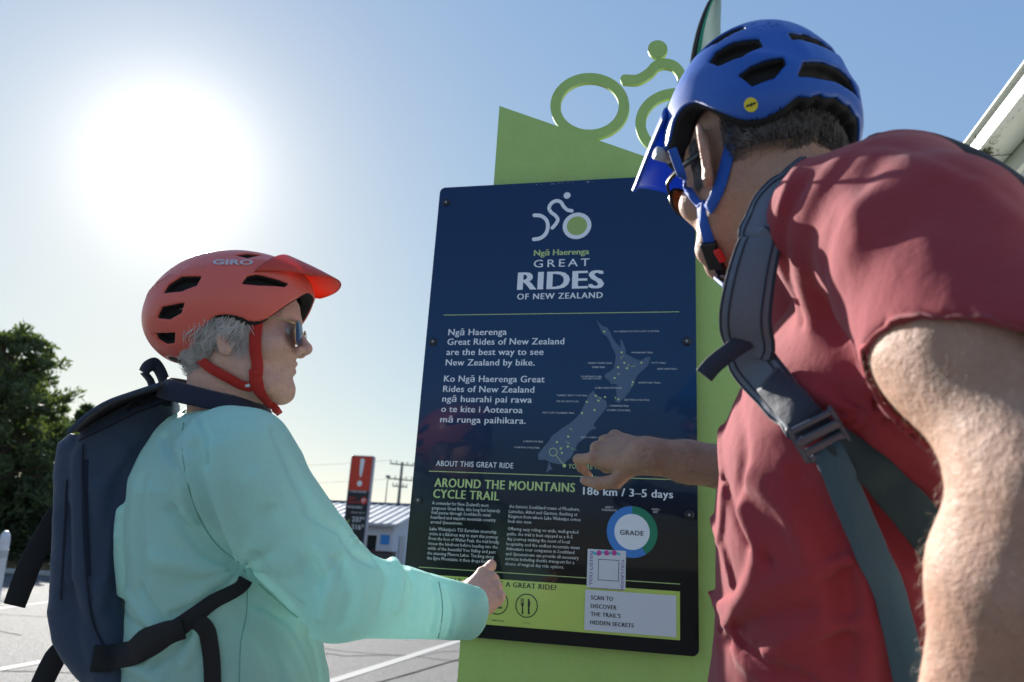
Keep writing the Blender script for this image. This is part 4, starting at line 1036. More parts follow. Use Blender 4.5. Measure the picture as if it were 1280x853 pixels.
# ---------------------------------------------------------------- helmets
def helmet(Lf, outer, rim_px, extra_rim, vents_px, mats, parent_label, extra_vents_local=(), h=.0025, depth=.024, rim_over=.004, name='bicycle_helmet'):
    """outer: local distance function; rim_px: pixels of the shell's lower edge on the seen side"""
    wf = Lf.wf(outer)
    q = Lf.toL(trace(wf, rim_px)); ph = [(abs(math.atan2(v[1], v[0]+.015)), float(v[2])) for v in q] + list(extra_rim)
    ph.sort(); pa = np.array([a for a,_ in ph]); pz = np.array([b for _,b in ph])
    g_ = np.linspace(0, math.pi, 64); zi = np.interp(g_, pa, pz); zs = np.convolve(np.pad(zi,2,mode='edge'), [.1,.2,.4,.2,.1], 'valid')
    def rimz(p): return np.interp(np.abs(np.arctan2(p[:,1], p[:,0]+.015)), g_, zs).astype(np.float32)
    V_ = []
    for px in vents_px:
        w_ = Lf.toL(trace(wf, px)); c = w_.mean(0)
        e = .002; n = np.array([ (outer((c+np.eye(3)[k]*e)[None].astype(np.float32))-outer((c-np.eye(3)[k]*e)[None].astype(np.float32)))[0] for k in range(3)]); n /= np.linalg.norm(n)
        a = np.cross(n, [0,0,1]); a /= np.linalg.norm(a); b = np.cross(n, a); r = w_-c
        V_.append((c.astype(np.float32), n.astype(np.float32), a.astype(np.float32), b.astype(np.float32), np.stack([r@a, r@b],1)))
    for c, n, poly in extra_vents_local:
        n = np.array(n, dtype=float); n /= np.linalg.norm(n); a = np.cross(n,[0,1,0]); a /= np.linalg.norm(a); b = np.cross(n,a)
        V_.append((np.array(c,dtype=np.float32), n.astype(np.float32), a.astype(np.float32), b.astype(np.float32), np.array(poly)))
    def vent(p, grow, deep):
        D = np.full(len(p), 9.0, dtype=np.float32)
        for sg_ in (1,-1):
            q = p.copy(); q[:,1] *= sg_
            for c,n,a,b,poly in V_:
                r = q-c; m = (r*r).sum(1) < .07**2
                if not m.any(): continue
                rr_ = r[m]; d2 = poly2(np.stack([rr_@a, rr_@b],1), poly) - grow
                k = rr_@n; D[m] = np.minimum(D[m], smax(d2, np.abs(k+deep*.0)-deep, .004))
        return D
    def shell(p):
        d = outer(p); s = smax(d, -(d+.0042), .001)
        s = smax(s, (rimz(p)-p[:,2])*.9, .003)
        return smax(s, -vent(p, .0005, .03), .0025)
    def liner(p):
        d = outer(p)+.0028; s = smax(d, -(d+depth), .003)
        s = smax(s, (rimz(p)-rim_over-p[:,2])*.9, .006)
        return smax(s, -vent(p, -.0015, .014), .004)
    lo, hi = (-.17,-.13,-.075), (.17,.13,.18)
    root = empty(name, Lf.w(0,0,0), parent_label, 'helmet')
    V, F = mesh_sdf(shell, lo, hi, h); Vs = Lf.toW(V); mk_np('shell', Vs, F, mats[0], root, smooth=True)
    V, F = mesh_sdf(liner, lo, hi, h*1.25); mk_np('liner', Lf.toW(V), F, mats[1], root, smooth=True)
    return root, wf, BVHTree.FromPolygons([tuple(map(float,v)) for v in Vs], [tuple(map(int,q)) for q in F[:0]]) if False else root and None
def solid_grid(fn, nu, nv, th, mb):
    """surface fn(u,v) -> Vector, given thickness along its normal"""
    Pt = [[fn(i/(nu-1), j/(nv-1)) for j in range(nv)] for i in range(nu)]
    vs = []
    for sgn in (0,1):
        for i in range(nu):
            for j in range(nv):
                du = Pt[min(i+1,nu-1)][j]-Pt[max(i-1,0)][j]; dv = Pt[i][min(j+1,nv-1)]-Pt[i][max(j-1,0)]
                n = du.cross(dv); n = n.normalized() if n.length > 0 else Vector((0,0,1)); vs.append(Pt[i][j] + n*th*sgn)
    N = nu*nv; fs = []
    for i in range(nu-1):
        for j in range(nv-1):
            a,b,c,d = i*nv+j, i*nv+j+1, (i+1)*nv+j+1, (i+1)*nv+j; fs += [(a,b,c,d),(N+d,N+c,N+b,N+a)]
    for i in range(nu-1):
        for j in (0,nv-1): a,b = i*nv+j,(i+1)*nv+j; fs.append((a,b,N+b,N+a) if j == 0 else (b,a,N+a,N+b))
    for j in range(nv-1):
        for i in (0,nu-1): a,b = i*nv+j,i*nv+j+1; fs.append((b,a,N+a,N+b) if i == 0 else (a,b,N+b,N+a))
    return mb.add(vs, fs)
def strands(fsurf, seeds, flow, n_seg, length, rad, lift, rg, curl=.3):
    """hairs rooted at seeds (n,3) on the surface fsurf, growing along flow(p) and hugging the surface"""
    m = len(seeds); p = seeds.astype(np.float32).copy(); L_ = length*rg.uniform(.6,1.25,(m,1)).astype(np.float32)
    jit = rg.normal(size=(m,3)).astype(np.float32)*curl; path = [p.copy()]; lf = (lift*rg.uniform(.2,1.6,m)).astype(np.float32)
    def grad(p):
        e = .0015; g = np.empty_like(p); d = fsurf(p)
        for k in range(3): q = p.copy(); q[:,k] += e; g[:,k] = (fsurf(q)-d)/e
        return d, g/np.maximum(np.linalg.norm(g,axis=1),1e-6)[:,None]
    nor = []
    for s in range(n_seg):
        d, g = grad(p); v = flow(p) + jit*(.5+.6*s/n_seg); v -= g*(v*g).sum(1)[:,None]; v /= np.maximum(np.linalg.norm(v,axis=1),1e-6)[:,None]
        p = p + v*L_/n_seg; d, g = grad(p); tgt = lf*np.sin(math.pi*min(1,(s+1)/n_seg*.8)); p = p - g*(d-tgt)[:,None]; path.append(p.copy()); nor.append(g)
    nor.append(nor[-1]); k = n_seg+1; Vv, Ff = [], []
    for i in range(k):
        t = path[min(i+1,k-1)]-path[max(i-1,0)]; sd = np.cross(t, nor[i]); sd /= np.maximum(np.linalg.norm(sd,axis=1),1e-9)[:,None]
        w_ = rad*(1-.8*(i/(k-1))**2); Vv.append(np.stack([path[i]-sd*w_, path[i]+nor[i]*w_*.9, path[i]+sd*w_],1))
    V = np.stack(Vv,1)      # m,k,3verts,3
    idx = np.arange(m)[:,None]*k*3 + np.arange(k)[None]*3
    for i in range(k-1):
        for a,b in ((0,1),(1,2)): Ff.append(np.stack([idx[:,i]+a, idx[:,i]+b, idx[:,i+1]+b, idx[:,i+1]+a],1))
    return V.reshape(-1,3), np.concatenate(Ff)
def surf_points(f, lo, hi, n, rg, cond=None):
    """random points on surface f within a box"""
    lo, hi = np.array(lo), np.array(hi); out = []
    while sum(map(len,out)) < n:
        p = rg.uniform(lo,hi,(n*3,3)).astype(np.float32)
        for _ in range(4):
            e = .0015; d = f(p); g = np.empty_like(p)
            for k in range(3): q = p.copy(); q[:,k] += e; g[:,k] = (f(q)-d)/e
            p = p - g*(d/np.maximum((g*g).sum(1),.1))[:,None]
        ok = (np.abs(f(p)) < .002) & ((p > lo) & (p < hi)).all(1)
        if cond is not None: ok &= cond(p)
        out.append(p[ok])
        if len(out) > 12: break
    return np.concatenate(out)[:n]
# materials shared by the people
def skin(name, c, red, spots=0.0, sss=.25):
    m = mat(name, c, .55, spec=.3, sss=sss, noise=[(9,.6,red),(38,.6,tuple(x*.80 for x in c)),(230,.3,(c[0]*.78,c[1]*.66,c[2]*.6),2)],
            bump=[('noise',110,.6,.0026),('voronoi',500,.55,.001),('noise',28,.3,.004)], rough_noise=(60,.5,.7))
    return m
m_skinw = skin('skin_fair', (.68,.44,.36), (.72,.38,.30)); m_skinm = skin('skin_ruddy', (.46,.285,.21), (.50,.26,.18))
m_nail = mat('nail', (.5,.32,.27), .3)
def helm_mat(name, c, fleck=None): return mat(name, c, .42, spec=.5, coat=.15, coat_rough=.25, noise=[(30,.12,tuple(x*.8 for x in c))], bump=[('noise',500,.05,.0004)])
def thin(m, c, f):
    t = m.node_tree; b = t.nodes['Principled BSDF']; o = [n for n in t.nodes if n.type == 'OUTPUT_MATERIAL'][0]
    tr = t.nodes.new('ShaderNodeBsdfTranslucent'); tr.inputs[0].default_value = (*c,1); mx = t.nodes.new('ShaderNodeMixShader'); mx.inputs[0].default_value = f
    t.links.new(b.outputs[0], mx.inputs[1]); t.links.new(tr.outputs[0], mx.inputs[2]); t.links.new(mx.outputs[0], o.inputs[0]); return m
m_foam = mat('foam_black', (.012,.012,.013), .85, bump=[('voronoi',380,.4,.0008)])
def cloth_mat(name, c, c2, rough=.8, scale=900, sheen=.2, trans=0.0, weave=.25, crump=.55):
    m = mat(name, c, rough, spec=.25, sheen=sheen, noise=[(6,.35,c2),(220,.3,tuple(x*.82 for x in c),2)], bump=[('noise',scale,weave,.0006),('noise',45,.35,.003),('noise',11,crump,.012)])
    if trans:
        t = m.node_tree; b = t.nodes['Principled BSDF']; o = [n for n in t.nodes if n.type == 'OUTPUT_MATERIAL'][0]
        tr = t.nodes.new('ShaderNodeBsdfTranslucent'); tr.inputs[0].default_value = (*[min(1,x*.9+.16) for x in c],1)
        mx = t.nodes.new('ShaderNodeMixShader'); mx.inputs[0].default_value = trans
        t.links.new(b.outputs[0], mx.inputs[1]); t.links.new(tr.outputs[0], mx.inputs[2]); t.links.new(mx.outputs[0], o.inputs[0])
    return m
m_web = mat('black_webbing', (.012,.013,.016), .75, bump=[('wave',900,.5,.0006),('noise',300,.2,.0006)])
stamp('people tools')
# ================================================================== THE WOMAN (left)
LW = Local(P(297,424,1.32), (1,.02,.10), (0,-.965,.26))
NPx = (272,512)
woman = empty('person', (P(285,850,1.3).x, P(285,850,1.3).y, 0), 'person in a mint jacket with a navy backpack pointing at the map from the left', 'person')
# torso frame: u to her right (nearer), v forward
TF = Local(P(280,853,1.31), (.93,0,.37), tuple(UPC))
up_t = (P(272,505,1.30)-TF.o).normalized(); vf = (TF.f - up_t*TF.f.dot(up_t)).normalized(); ur_ = vf.cross(up_t)   # right
Ft = (tuple(ur_), tuple(vf), tuple(up_t))
S_, E_, C_ = P(297,580,1.15), P(425,742,1.13), P(592,766,1.285)
def jacket0(p):
    tab = [(-.22,0,0,.205,.17),(-.1,0,0,.20,.175),(0,0,.005,.195,.172),(.1,0,0,.19,.155),(.2,0,-.004,.19,.142),(.3,0,-.012,.19,.135),(.37,0,-.018,.175,.122),(.41,0,-.02,.13,.10),(.44,0,-.018,.09,.084),(.458,0,-.015,.072,.074)]
    d = loft(p, TF.o, Ft, tab, 2.25)
    q = cap(p, P(266,546,1.31), P(286,580,1.18), .058, .072)
    d = smin(d, q, .05)
    a = cap(p, P(287,572,1.17), S_, .076, .082); a = smin(a, cap(p, S_, E_, .080, .066), .03); a = smin(a, cap(p, E_, C_, .064, .043), .02)
    lS = P(250,575,1.47); a2 = cap(p, P(262,545,1.40), lS, .07, .072); a2 = smin(a2, cap(p, lS, P(300,760,1.5), .072, .06), .03)   # her far arm
    d = smin(d, a, .028); d = smin(d, a2, .04)
    return d
cdir = (C_-E_).normalized(); cuff = A(C_ - cdir*.002)
wf_ = [ ([(240,560),(248,610),(272,660),(302,702)], .016, -.006), ([(268,560),(276,620),(290,665),(305,700)], .013, .006), ([(215,640),(250,672),(300,708)], .012, -.005), ([(322,700),(345,738),(372,768)], .013, -.007),  # drawn where they lie in the jacket
 ([(205,545),(230,610),(250,660),(300,705)], .010, -.006), ([(250,600),(262,640),(285,680),(303,700)], .008, -.006), ([(262,590),(280,640),(303,690)], .010, .006),
 ([(230,640),(262,672),(300,705)], .007, .005), ([(225,655),(255,690),(295,712)], .006, -.004), ([(300,690),(330,725),(375,760)], .009, -.008),
 ([(345,540),(372,600),(392,640)], .012, -.004), ([(250,520),(262,560),(262,610)], .006, -.0035),
 ([(385,640),(405,652),(425,662)], .008, -.006), ([(432,672),(445,690),(462,700)], .010, -.006),
 ([(470,695),(485,720),(478,760)], .009, -.008), ([(492,700),(500,725),(495,760)], .009, .006), ([(505,705),(520,735),(512,775)], .008, -.005),
 ([(540,725),(545,755),(538,790)], .006, -.0035), ([(428,700),(440,740),(430,780)], .012, -.006), ([(400,690),(412,730),(402,770)], .012, .005),
 ([(560,735),(566,765),(560,795)], .005, -.002), ([(340,640),(370,690),(400,720)], .018, -.005), ([(320,600),(350,650),(372,700)], .02, .004),
 ([(160,740),(180,770),(200,790)], .009, .006), ([(175,735),(200,775),(205,790)], .008, -.006), ([(150,760),(170,785),(190,795)], .008, -.005),
 ([(200,700),(240,705),(270,715)], .02, .008), ([(215,770),(240,760),(270,740)], .008, -.004), ([(190,830),(215,815),(235,790)], .007, -.006), ([(230,830),(240,810),(250,785)], .010, .006),
 ([(300,740),(340,765),(372,775)], .012, -.006), ([(290,760),(330,800),(350,850)], .014, -.005), ([(330,765),(360,800),(385,850)], .014, .005), ([(375,775),(395,810),(402,850)], .010, -.005),
 ([(150,640),(145,690),(150,740)], .014, .007), ([(175,600),(170,660),(180,720)], .02, -.004), ([(130,800),(160,830),(200,850)], .012,.006),
]
jf = with_folds(jacket0, [(a,b*.72,c*2.5) for a,b,c in wf_])
armpit, crook, waistp = [Vector(map(float,v)) for v in trace(jacket0, [(303,706),(432,690),(222,795)])]
def jacket(p):
    d = jf(p); d = d + .0018*rip(p, 26, 1.2) + .0008*rip(p, 70, .4) + radial(p, armpit, 9, .0070, .085, .6) + radial(p, crook, 8, .0045, .05, 2.0) + radial(p, waistp, 8, .0018, .06, 1.0)
    # cuff end, neck opening
    d = smax(d, (p-cuff)@A(cdir), .004)
    d = smax(d, -cap(p, cuff+A(cdir)*.03, cuff-A(cdir)*.05, .037), .003)
    nb = A(P(276,505,1.30)); d = smax(d, -cap(p, nb-A(up_t)*.03, nb+A(up_t)*.08, .058, .075), .004)
    return d
lo = Vector((min(P(110,700,1.3).x, P(110,700,1.6).x)-.02, P(300,500,1.0).y-.02, P(300,900,1.3).z-.02)); 
pts_ = [P(x_,y_,z_) for x_ in (110,625) for y_ in (480,930) for z_ in (1.03,1.60)]
lo = Vector((min(v.x for v in pts_), min(v.y for v in pts_), .86)); hi = Vector((max(v.x for v in pts_)-.12, max(v.y for v in pts_), max(v.z for v in pts_)))
hi.x = max(C_.x+.05, P(430,800,1.3).x)
m_mint = cloth_mat('mint_jacket', (.50,.83,.79), (.46,.80,.76), .55, 1200, .15, trans=.45, weave=.10, crump=.9)
VJ, FJ = mesh_sdf(jacket, lo, hi, .0034); jk = mk_np('jacket', VJ, FJ, m_mint, woman, smooth=True); stamp('jacket %d' % len(FJ))
# seams: thin sunk lines drawn as narrow stitched tape on the cloth
BJ = bvh([(VJ,FJ)])
m_seam = mat('mint_seam', (.16,.40,.34), .7)
sm_ = MB()
for px_ in ([(233,512),(228,545),(232,590),(246,640),(270,680),(298,702)], [(309,735),(308,770),(301,800),(299,853)], [(303,712),(340,745),(372,772)], [(548,728),(553,760),(548,797)]):
    sm_ = MB(); pt_, no_ = drape(BJ, px_, .0008, 1.2); ribbon(sm_, pt_, no_, .0016, .0012); sm_.build('seam', m_seam, jk)
# trousers and legs down to the ground, shoes
m_trw = cloth_mat('grey_trousers', (.05,.055,.07), (.04,.045,.055), .85)
def legs_sdf(hip, fw, rt, knee_f, gz, w_=.085, top=None, k=.05):
    def f(p):
        D = None
        for sg_ in (1,-1):
            hj = hip + rt*sg_*.095; kn = Vector((hj.x, hj.y, gz+.48)) + fw*knee_f; an = Vector((hj.x, hj.y, gz+.09)) - fw*.02
            e = smin(cap(p, hj+Z*.02, kn, w_*1.05, w_*.72), cap(p, kn, an, w_*.72, w_*.55), .03); D = e if D is None else smin(D, e, k)
        D = smin(D, cap(p, hip+rt*.07+Z*.03, hip-rt*.07+Z*.03, .125), .06)
        return smax(D, (gz+.075)-p[:,2], .005)
    return f
def shoe(root, c, fw, rt, m1, m2):
    def f(p):
        q = (p-A(c)) @ np.array([tuple(fw),tuple(rt),(0,0,1)],dtype=np.float32).T
        d = smin(ell(q,(.02,0,.045),(.14,.047,.045)), ell(q,(-.06,0,.07),(.055,.04,.055)), .02); return smax(d, .028-q[:,2], .004)
    V,F = mesh_sdf(f, (c.x-.2,c.y-.2,0), (c.x+.2,c.y+.2,.16), .008); s = mk_np('shoe', V,F,m1,root,smooth=True)
    mb = MB(); o_ = [(.02+.145*math.cos(t_*math.pi/10), .05*math.sin(t_*math.pi/10)*(1 if math.cos(t_*math.pi/10) > 0 else .85)) for t_ in range(20)]
    mb.prism([(a-.01,b_) for a,b_ in o_], Vector((c.x,c.y,.002)), fw, rt if fw.cross(rt).z > 0 else -rt, Z, .028); mb.build('sole', m2, s)
hipw = P(282,853,1.31); hipw = Vector((hipw.x, hipw.y, .84)); fwW = TF.f.copy(); fwW.z = 0; fwW.normalize(); rtW = Vector((fwW.y,-fwW.x,0))
fL = legs_sdf(hipw, fwW, rtW, .03, 0); V,F = mesh_sdf(fL, (hipw.x-.3,hipw.y-.3,0), (hipw.x+.3,hipw.y+.3,1.06), .012); mk_np('trousers', V,F,m_trw,woman,smooth=True)
m_shoe = mat('shoe_dark',(.03,.03,.035),.6); m_sole = mat('shoe_sole',(.5,.5,.48),.7)
for sg_ in (1,-1): shoe(woman, hipw+rtW*sg_*.1+fwW*.03, fwW, rtW*sg_, m_shoe, m_sole)
# head, neck and right hand: one body mesh
nlw = LW.toL(A(P(278,535,1.30))[None])[0]
hf = head_sdf(nlw, .054, ear_x=.010, ear_z=-.020, ear_s=.86)
Vh, Fh = mesh_sdf(hf, (-.14,-.11,-.20), (.14,.11,.145), .0024); Vh = LW.toW(Vh); stamp('head %d' % len(Fh))
Hw = hand_prims(P(580,762,1.29), P(612,733,1.345)-P(580,762,1.29), cw((-.15,-.35,-1)), True, .86,
     curls=[(18,38,22),(48,72,40),(58,80,45),(66,80,45)], thumb=[(.018,.020,-.008),(.048,.038,-.022),(.078,.036,-.030),(.102,.028,-.034)], spread=.05)
fore = [(P(555,768,1.27), P(582,761,1.295), .030, .026)]
fhw = hand_f(Hw, fore); hc = P(600,745,1.33); V2, F2 = mesh_sdf(fhw, hc-Vector((.11,.13,.11)), hc+Vector((.13,.14,.13)), .0022); stamp('hand %d' % len(F2))
V3, F3 = mesh_sdf(lambda p: jacket0(p)+.05, lo, hi, .014)                # the body under the clothes
Vb, Fb = joinVF([(Vh,Fh),(V2,F2),(V3,F3)])
mk_np('body', Vb, Fb, m_skinw, woman, smooth=True)
nb_ = MB(); nails(Hw, nb_); nb_.build('fingernails', m_nail, woman, smooth=True)
BH = bvh([(Vh,Fh)])
# lips a little redder: thin shell over the mouth is not needed; eyebrows and eyes
m_eye = mat('eye_white',(.6,.58,.55),.2,coat=.5); m_iris = mat('iris',(.06,.09,.12),.15)
for sg_ in (1,-1):
    eb = MB(); c = LW.w(.0835,.032*sg_,.006)
    fe = lambda p: sph(p, c, .0115); V,F = mesh_sdf(fe, c-Vector((.014,)*3), c+Vector((.014,)*3), .002, B=4); mk_np('eye', V,F,m_eye,woman,smooth=True)
# hair: a soft grey mass under the helmet made of strands
def hair_base(p):
    d = ell(p, (-.012,0,.032), (.104,.084,.095)); q = p.copy(); q[:,1] = np.abs(q[:,1])
    d = smin(d, ell(p, (-.045,0,-.032), (.043,.054,.042)), .03); d = smin(d, ell(q, (-.022,.062,.0), (.034,.019,.036)), .015)
    return d
def hcond(p): return (p[:,0] < .030) & (p[:,0] > -.066) & ((p[:,2] > -.085) & ((p[:,2] > -.004+.0*p[:,0]) | (p[:,0] < -.020))) 
rg = np.random.default_rng(3)
Vc, Fc = mesh_sdf(lambda p: smax(smax(hair_base(p)+.004, p[:,0]-.026, .01), -(p[:,2]+.070), .01), (-.15,-.12,-.11), (.1,.12,.14), .004)
m_hairw = mat('hair_grey', (.55,.53,.52), .45, spec=.4, noise=[(90,.7,(.78,.76,.75)),(45,.55,(.17,.16,.155))]); m_hairu = mat('hair_under', (.2,.19,.19), .8, noise=[(120,.6,(.12,.11,.11))])
hb_ = mk_np('hair', LW.toW(Vc), Fc, m_hairu, woman, smooth=True)
sd = surf_points(hair_base, (-.14,-.11,-.075), (.034,.11,.075), 5200, rg, hcond)
def flow(p):
    v = np.zeros_like(p); v[:,0] = -.75 - .5*np.sin(p[:,2]*60); v[:,2] = -.65 + .35*np.sin(p[:,0]*70); v[:,1] = .15*np.sign(p[:,1]); return v
Vs_, Fs_ = strands(hair_base, sd, flow, 6, .028, .00055, .0045, rg, .42)
mk_np('hair_strands', LW.toW(Vs_), Fs_, m_hairw, hb_, smooth=True, kind='stuff')
sd = surf_points(hair_base, (-.042,-.11,.0), (.034,.11,.06), 1700, rg, lambda p: np.abs(p[:,1]) > .045)
Vs_, Fs_ = strands(hair_base, sd, lambda p: np.stack([-.55+.5*np.sin(p[:,1]*300), .1*np.sign(p[:,1]), -.9+0*p[:,0]],1), 7, .052, .0006, .010, rg, .5)
mk_np('hair_strands', LW.toW(Vs_), Fs_, m_hairw, hb_, smooth=True, kind='stuff')
# sideburn wisps in front of the ear
sd = surf_points(hf, (.012,-.09,-.035), (.036,.09,.05), 420, rg, lambda p: np.abs(p[:,1]) > .05)
Vs_, Fs_ = strands(hf, sd, lambda p: np.stack([-.25+0*p[:,0], 0*p[:,0], -1+0*p[:,0]],1), 5, .026, .00045, .002, rg, .25)
mk_np('hair_strands', LW.toW(Vs_), Fs_, m_hairw, hb_, smooth=True, kind='stuff')
# navy collar round the neck
nc = P(273,503,1.30); cu_ = (up_t*.93 - vf*.0 ).normalized()
def collar_fn(u, v):
    a = u*2*math.pi; q = nc + vf*(.092*math.cos(a)-.004) + ur_*(.078*math.sin(a)); fl_ = .5-.5*math.cos(a)
    hgt = .030; return q + up_t*((v-.5)*hgt - .022*math.cos(a) + .009) - (vf*math.cos(a)+ur_*math.sin(a))*.018*v*v
cb = MB(); solid_grid(collar_fn, 56, 9, .004, cb); cb.build('collar', cloth_mat('navy_collar',(.02,.025,.05),(.016,.02,.04),.8,700), woman, smooth=True)

# ------------------------------------------------------------------ her helmet
def outer_w(p):
    d = ell(p, (-.012,0,.050), (.136,.110,.107)); d = smin(d, ell(p, (-.075,0,.025), (.077,.088,.068)), .035)
    d = smin(d, ell(p, (.03,0,.085), (.090,.078,.058)), .03)
    q = p.copy(); q[:,1] = np.abs(q[:,1])
    d = d - .0032*np.exp(-(polyd(q, [Vector((.06,.075,.115)), Vector((0,.095,.10)), Vector((-.07,.09,.085)), Vector((-.13,.055,.06))])/.012)**2)
    d = d + .0022*np.exp(-(polyd(q, [Vector((.08,.035,.135)), Vector((0,.040,.158)), Vector((-.10,.035,.125)), Vector((-.15,.03,.06))])/.008)**2)
    return d
zf = lambda X_, Y_: (160+X_*.305, 280+Y_*.305)
rimw = [zf(*v) for v in ((236,566),(262,540),(285,480),(310,425),(335,388),(370,370),(430,372),(470,385),(500,402),(560,400),(595,375),(620,352))]
ventw = [[zf(*v) for v in q] for q in (((145,283),(165,250),(215,218),(298,215),(280,250),(215,275)), ((120,385),(140,342),(228,325),(215,365),(170,390)), ((114,450),(190,448),(188,490),(155,493),(125,475)),
        ((467,245),(490,215),(530,208),(600,225),(655,245),(640,256),(540,250)), ((440,128),(490,120),(545,128),(490,139)))]
m_coral = helm_mat('coral_shell', (.72,.135,.10)); 
hw_root, hwf, _ = helmet(LW, outer_w, rimw, [(0,.080),(.25,.078),(2.75,-.040),(math.pi,-.040)], ventw, (m_coral, m_foam), 'coral red bicycle helmet with a pointed visor on the head at left',
    extra_vents_local=[((.02,.0,.155),(0,0,1),[(-.04,-.011),(.035,-.009),(.035,.009),(-.04,.011)]),((-.08,.0,.135),(-.5,0,1),[(-.03,-.010),(.03,-.010),(.03,.010),(-.03,.010)])])
stamp('helmet w')
def visor_w(u, v):
    u = u*1.0
    # u root -> tip, v across
    th = (v-.5)*math.pi*.94; w0, w1 = .098, .062; ww = w0+(w1-w0)*u; x0 = .050+.122*u; zz_ = .150-.036*u-.006*u*u; drop = .062*(1-u)**1.2+.008*u+.004
    bk = .012*(1-u)+.050*u; c = math.cos(th); return LW.w(x0 + (1-u)*.035*c - bk*(1-c), ww*math.sin(th), zz_ - drop*(1-c))
vb_ = MB(); solid_grid(visor_w, 16, 33, -.0026, vb_); vv = vb_.build('visor', thin(helm_mat('coral_visor', (.66,.10,.07)), (.9,.16,.06), .35), hw_root, smooth=True)
# straps
m_redweb = mat('red_webbing', (.50,.022,.015), .65, bump=[('wave',900,.5,.0005)])
sb = MB()
for px_, wd in (([(321,398),(320.5,430),(321,455),(321,470)], .0185), ([(248,444),(262,457),(285,470),(303,479),(316,482)], .0165), ([(318,462),(322,480),(331,494),(341,506),(350,518)], [.019,.022,.016,.013,.011])):
    pt_, no_ = drape(BH, px_, .0065, 1.26); ribbon(sb, pt_, no_, hermite_w(wd, len(pt_)) if isinstance(wd, list) else wd, .0018)
sb.build('strap', m_redweb, hw_root, smooth=True)
cb = MB(); h_, n_ = hit(BH, 346, 514, 1.27); cb.box(h_+n_*.008, .012,.02,.008, ch=.002); cb.build('chin_buckle', m_redweb, hw_root)
b = MB(); h_, n_ = hit(BH, 312, 479, 1.25); tx_ = (cw((1,-.35,0))); tx_ = (tx_-n_*tx_.dot(n_)).normalized(); ty_ = n_.cross(tx_)
b.add([h_+n_*.0078+tx_*.0055*math.cos(a_)+ty_*.0030*math.sin(a_) for a_ in np.linspace(0,2*math.pi,14,endpoint=False)], [tuple(range(14))])
b.build('strap_emblem', m_pw, hw_root)
# lettering on the shell
def on_surface(f, s, px0, px1, cap_px, name, m, parent, off=.0006, skew=0, bold=.02):
    V_, F_ = text_mesh(s, bold, 1.0, 3); x0, x1 = V_[:,0].min(), V_[:,0].max(); sx_ = (px1[0]-px0[0])/(x1-x0); sy_ = (px1[1]-px0[1])/(x1-x0); k_ = cap_px/.729
    q = [(px0[0]+(x-x0)*sx_+skew*y*k_, px0[1]+(x-x0)*sy_-y*k_) for x,y in V_]
    w_ = trace(f, q); d_ = rays(q); mk_np2 = [Vector(map(float,a))-Vector(map(float,c))*off for a,c in zip(w_, d_)]
    return mk(name, mk_np2, F_, m, parent)
on_surface(hwf, 'GIRO', (265.5,330.5), (316,331), 6.3, 'shell_lettering', mat('lettering_silver',(.55,.5,.52),.4), hw_root, .0018, .15, .035)
# ------------------------------------------------------------------ her sunglasses
m_gold = mat('gold_wire', (.55,.38,.2), .25, metal=1.0); m_lens = mat('mirror_lens', (.03,.06,.14), .12, spec=.35)
gl_ = empty('sunglasses', LW.w(.1,0,.01), 'sunglasses with thin gold arms and dark lenses on the face at left', 'sunglasses')
def lens_pts(L_, sg_, cx_, cy_, cz_, ww, hh, wrap, out, n=26):
    pr = []
    for i in range(n):
        a = 2*math.pi*i/n; c_, s_ = math.cos(a), math.sin(a); yy = ww*math.copysign(abs(c_)**.8,c_); z_ = hh*math.copysign(abs(s_)**.85,s_)
        pr.append((yy,z_))
    return pr, (lambda yy,z_,o=0: L_.w(cx_+o - abs(cy_+yy)*wrap*.5 - (yy+cy_-cy_*.4)**2*wrap*6 - z_*z_*1.5, sg_*(cy_+yy), cz_+z_))
for sg_ in (1,-1):
    pr, fn = lens_pts(LW, sg_, .1125, .033, .003, .0245, .0205, .10, 0)
    vs = [fn(0,0)]; fs = []
    for r_ in (.33,.66,1.0): vs += [fn(a*r_,b_*r_) for a,b_ in pr]
    n = len(pr)
    for i in range(n): fs.append((0,1+i,1+(i+1)%n))
    for k in (0,1):
        for i in range(n): fs.append((1+k*n+i, 1+(k+1)*n+i, 1+(k+1)*n+(i+1)%n, 1+k*n+(i+1)%n))
    N = len(vs); vs2 = vs + [v - LW.f*.0018 for v in vs]; fs2 = fs + [tuple(N+i for i in f[::-1]) for f in fs] + [(1+2*n+i, 1+2*n+(i+1)%n, N+1+2*n+(i+1)%n, N+1+2*n+i) for i in range(n)]
    mk('lens', vs2, fs2, m_lens, gl_, smooth=False)
    rm = [fn(a*1.02,b_*1.02,-.0008) for a,b_ in pr]; MB().tube(rm+[rm[0],rm[1]], .0011, 6, cap=False).build('rim', m_gold, gl_, smooth=True)
    hx_ = fn(.0245,.010); 
    MB().tube(catmull([hx_, LW.w(.090,sg_*.074,.016), LW.w(.05,sg_*.081,.0165), LW.w(.01,sg_*.082,.0165), LW.w(-.006,sg_*.0815,.010)],6), .0013, 6).build('temple_arm', m_gold, gl_, smooth=True)
MB().tube(catmull([LW.w(.111,.009,.010), LW.w(.115,0,.013), LW.w(.111,-.009,.010)],5), .0011, 6).build('bridge', m_gold, gl_, smooth=True)

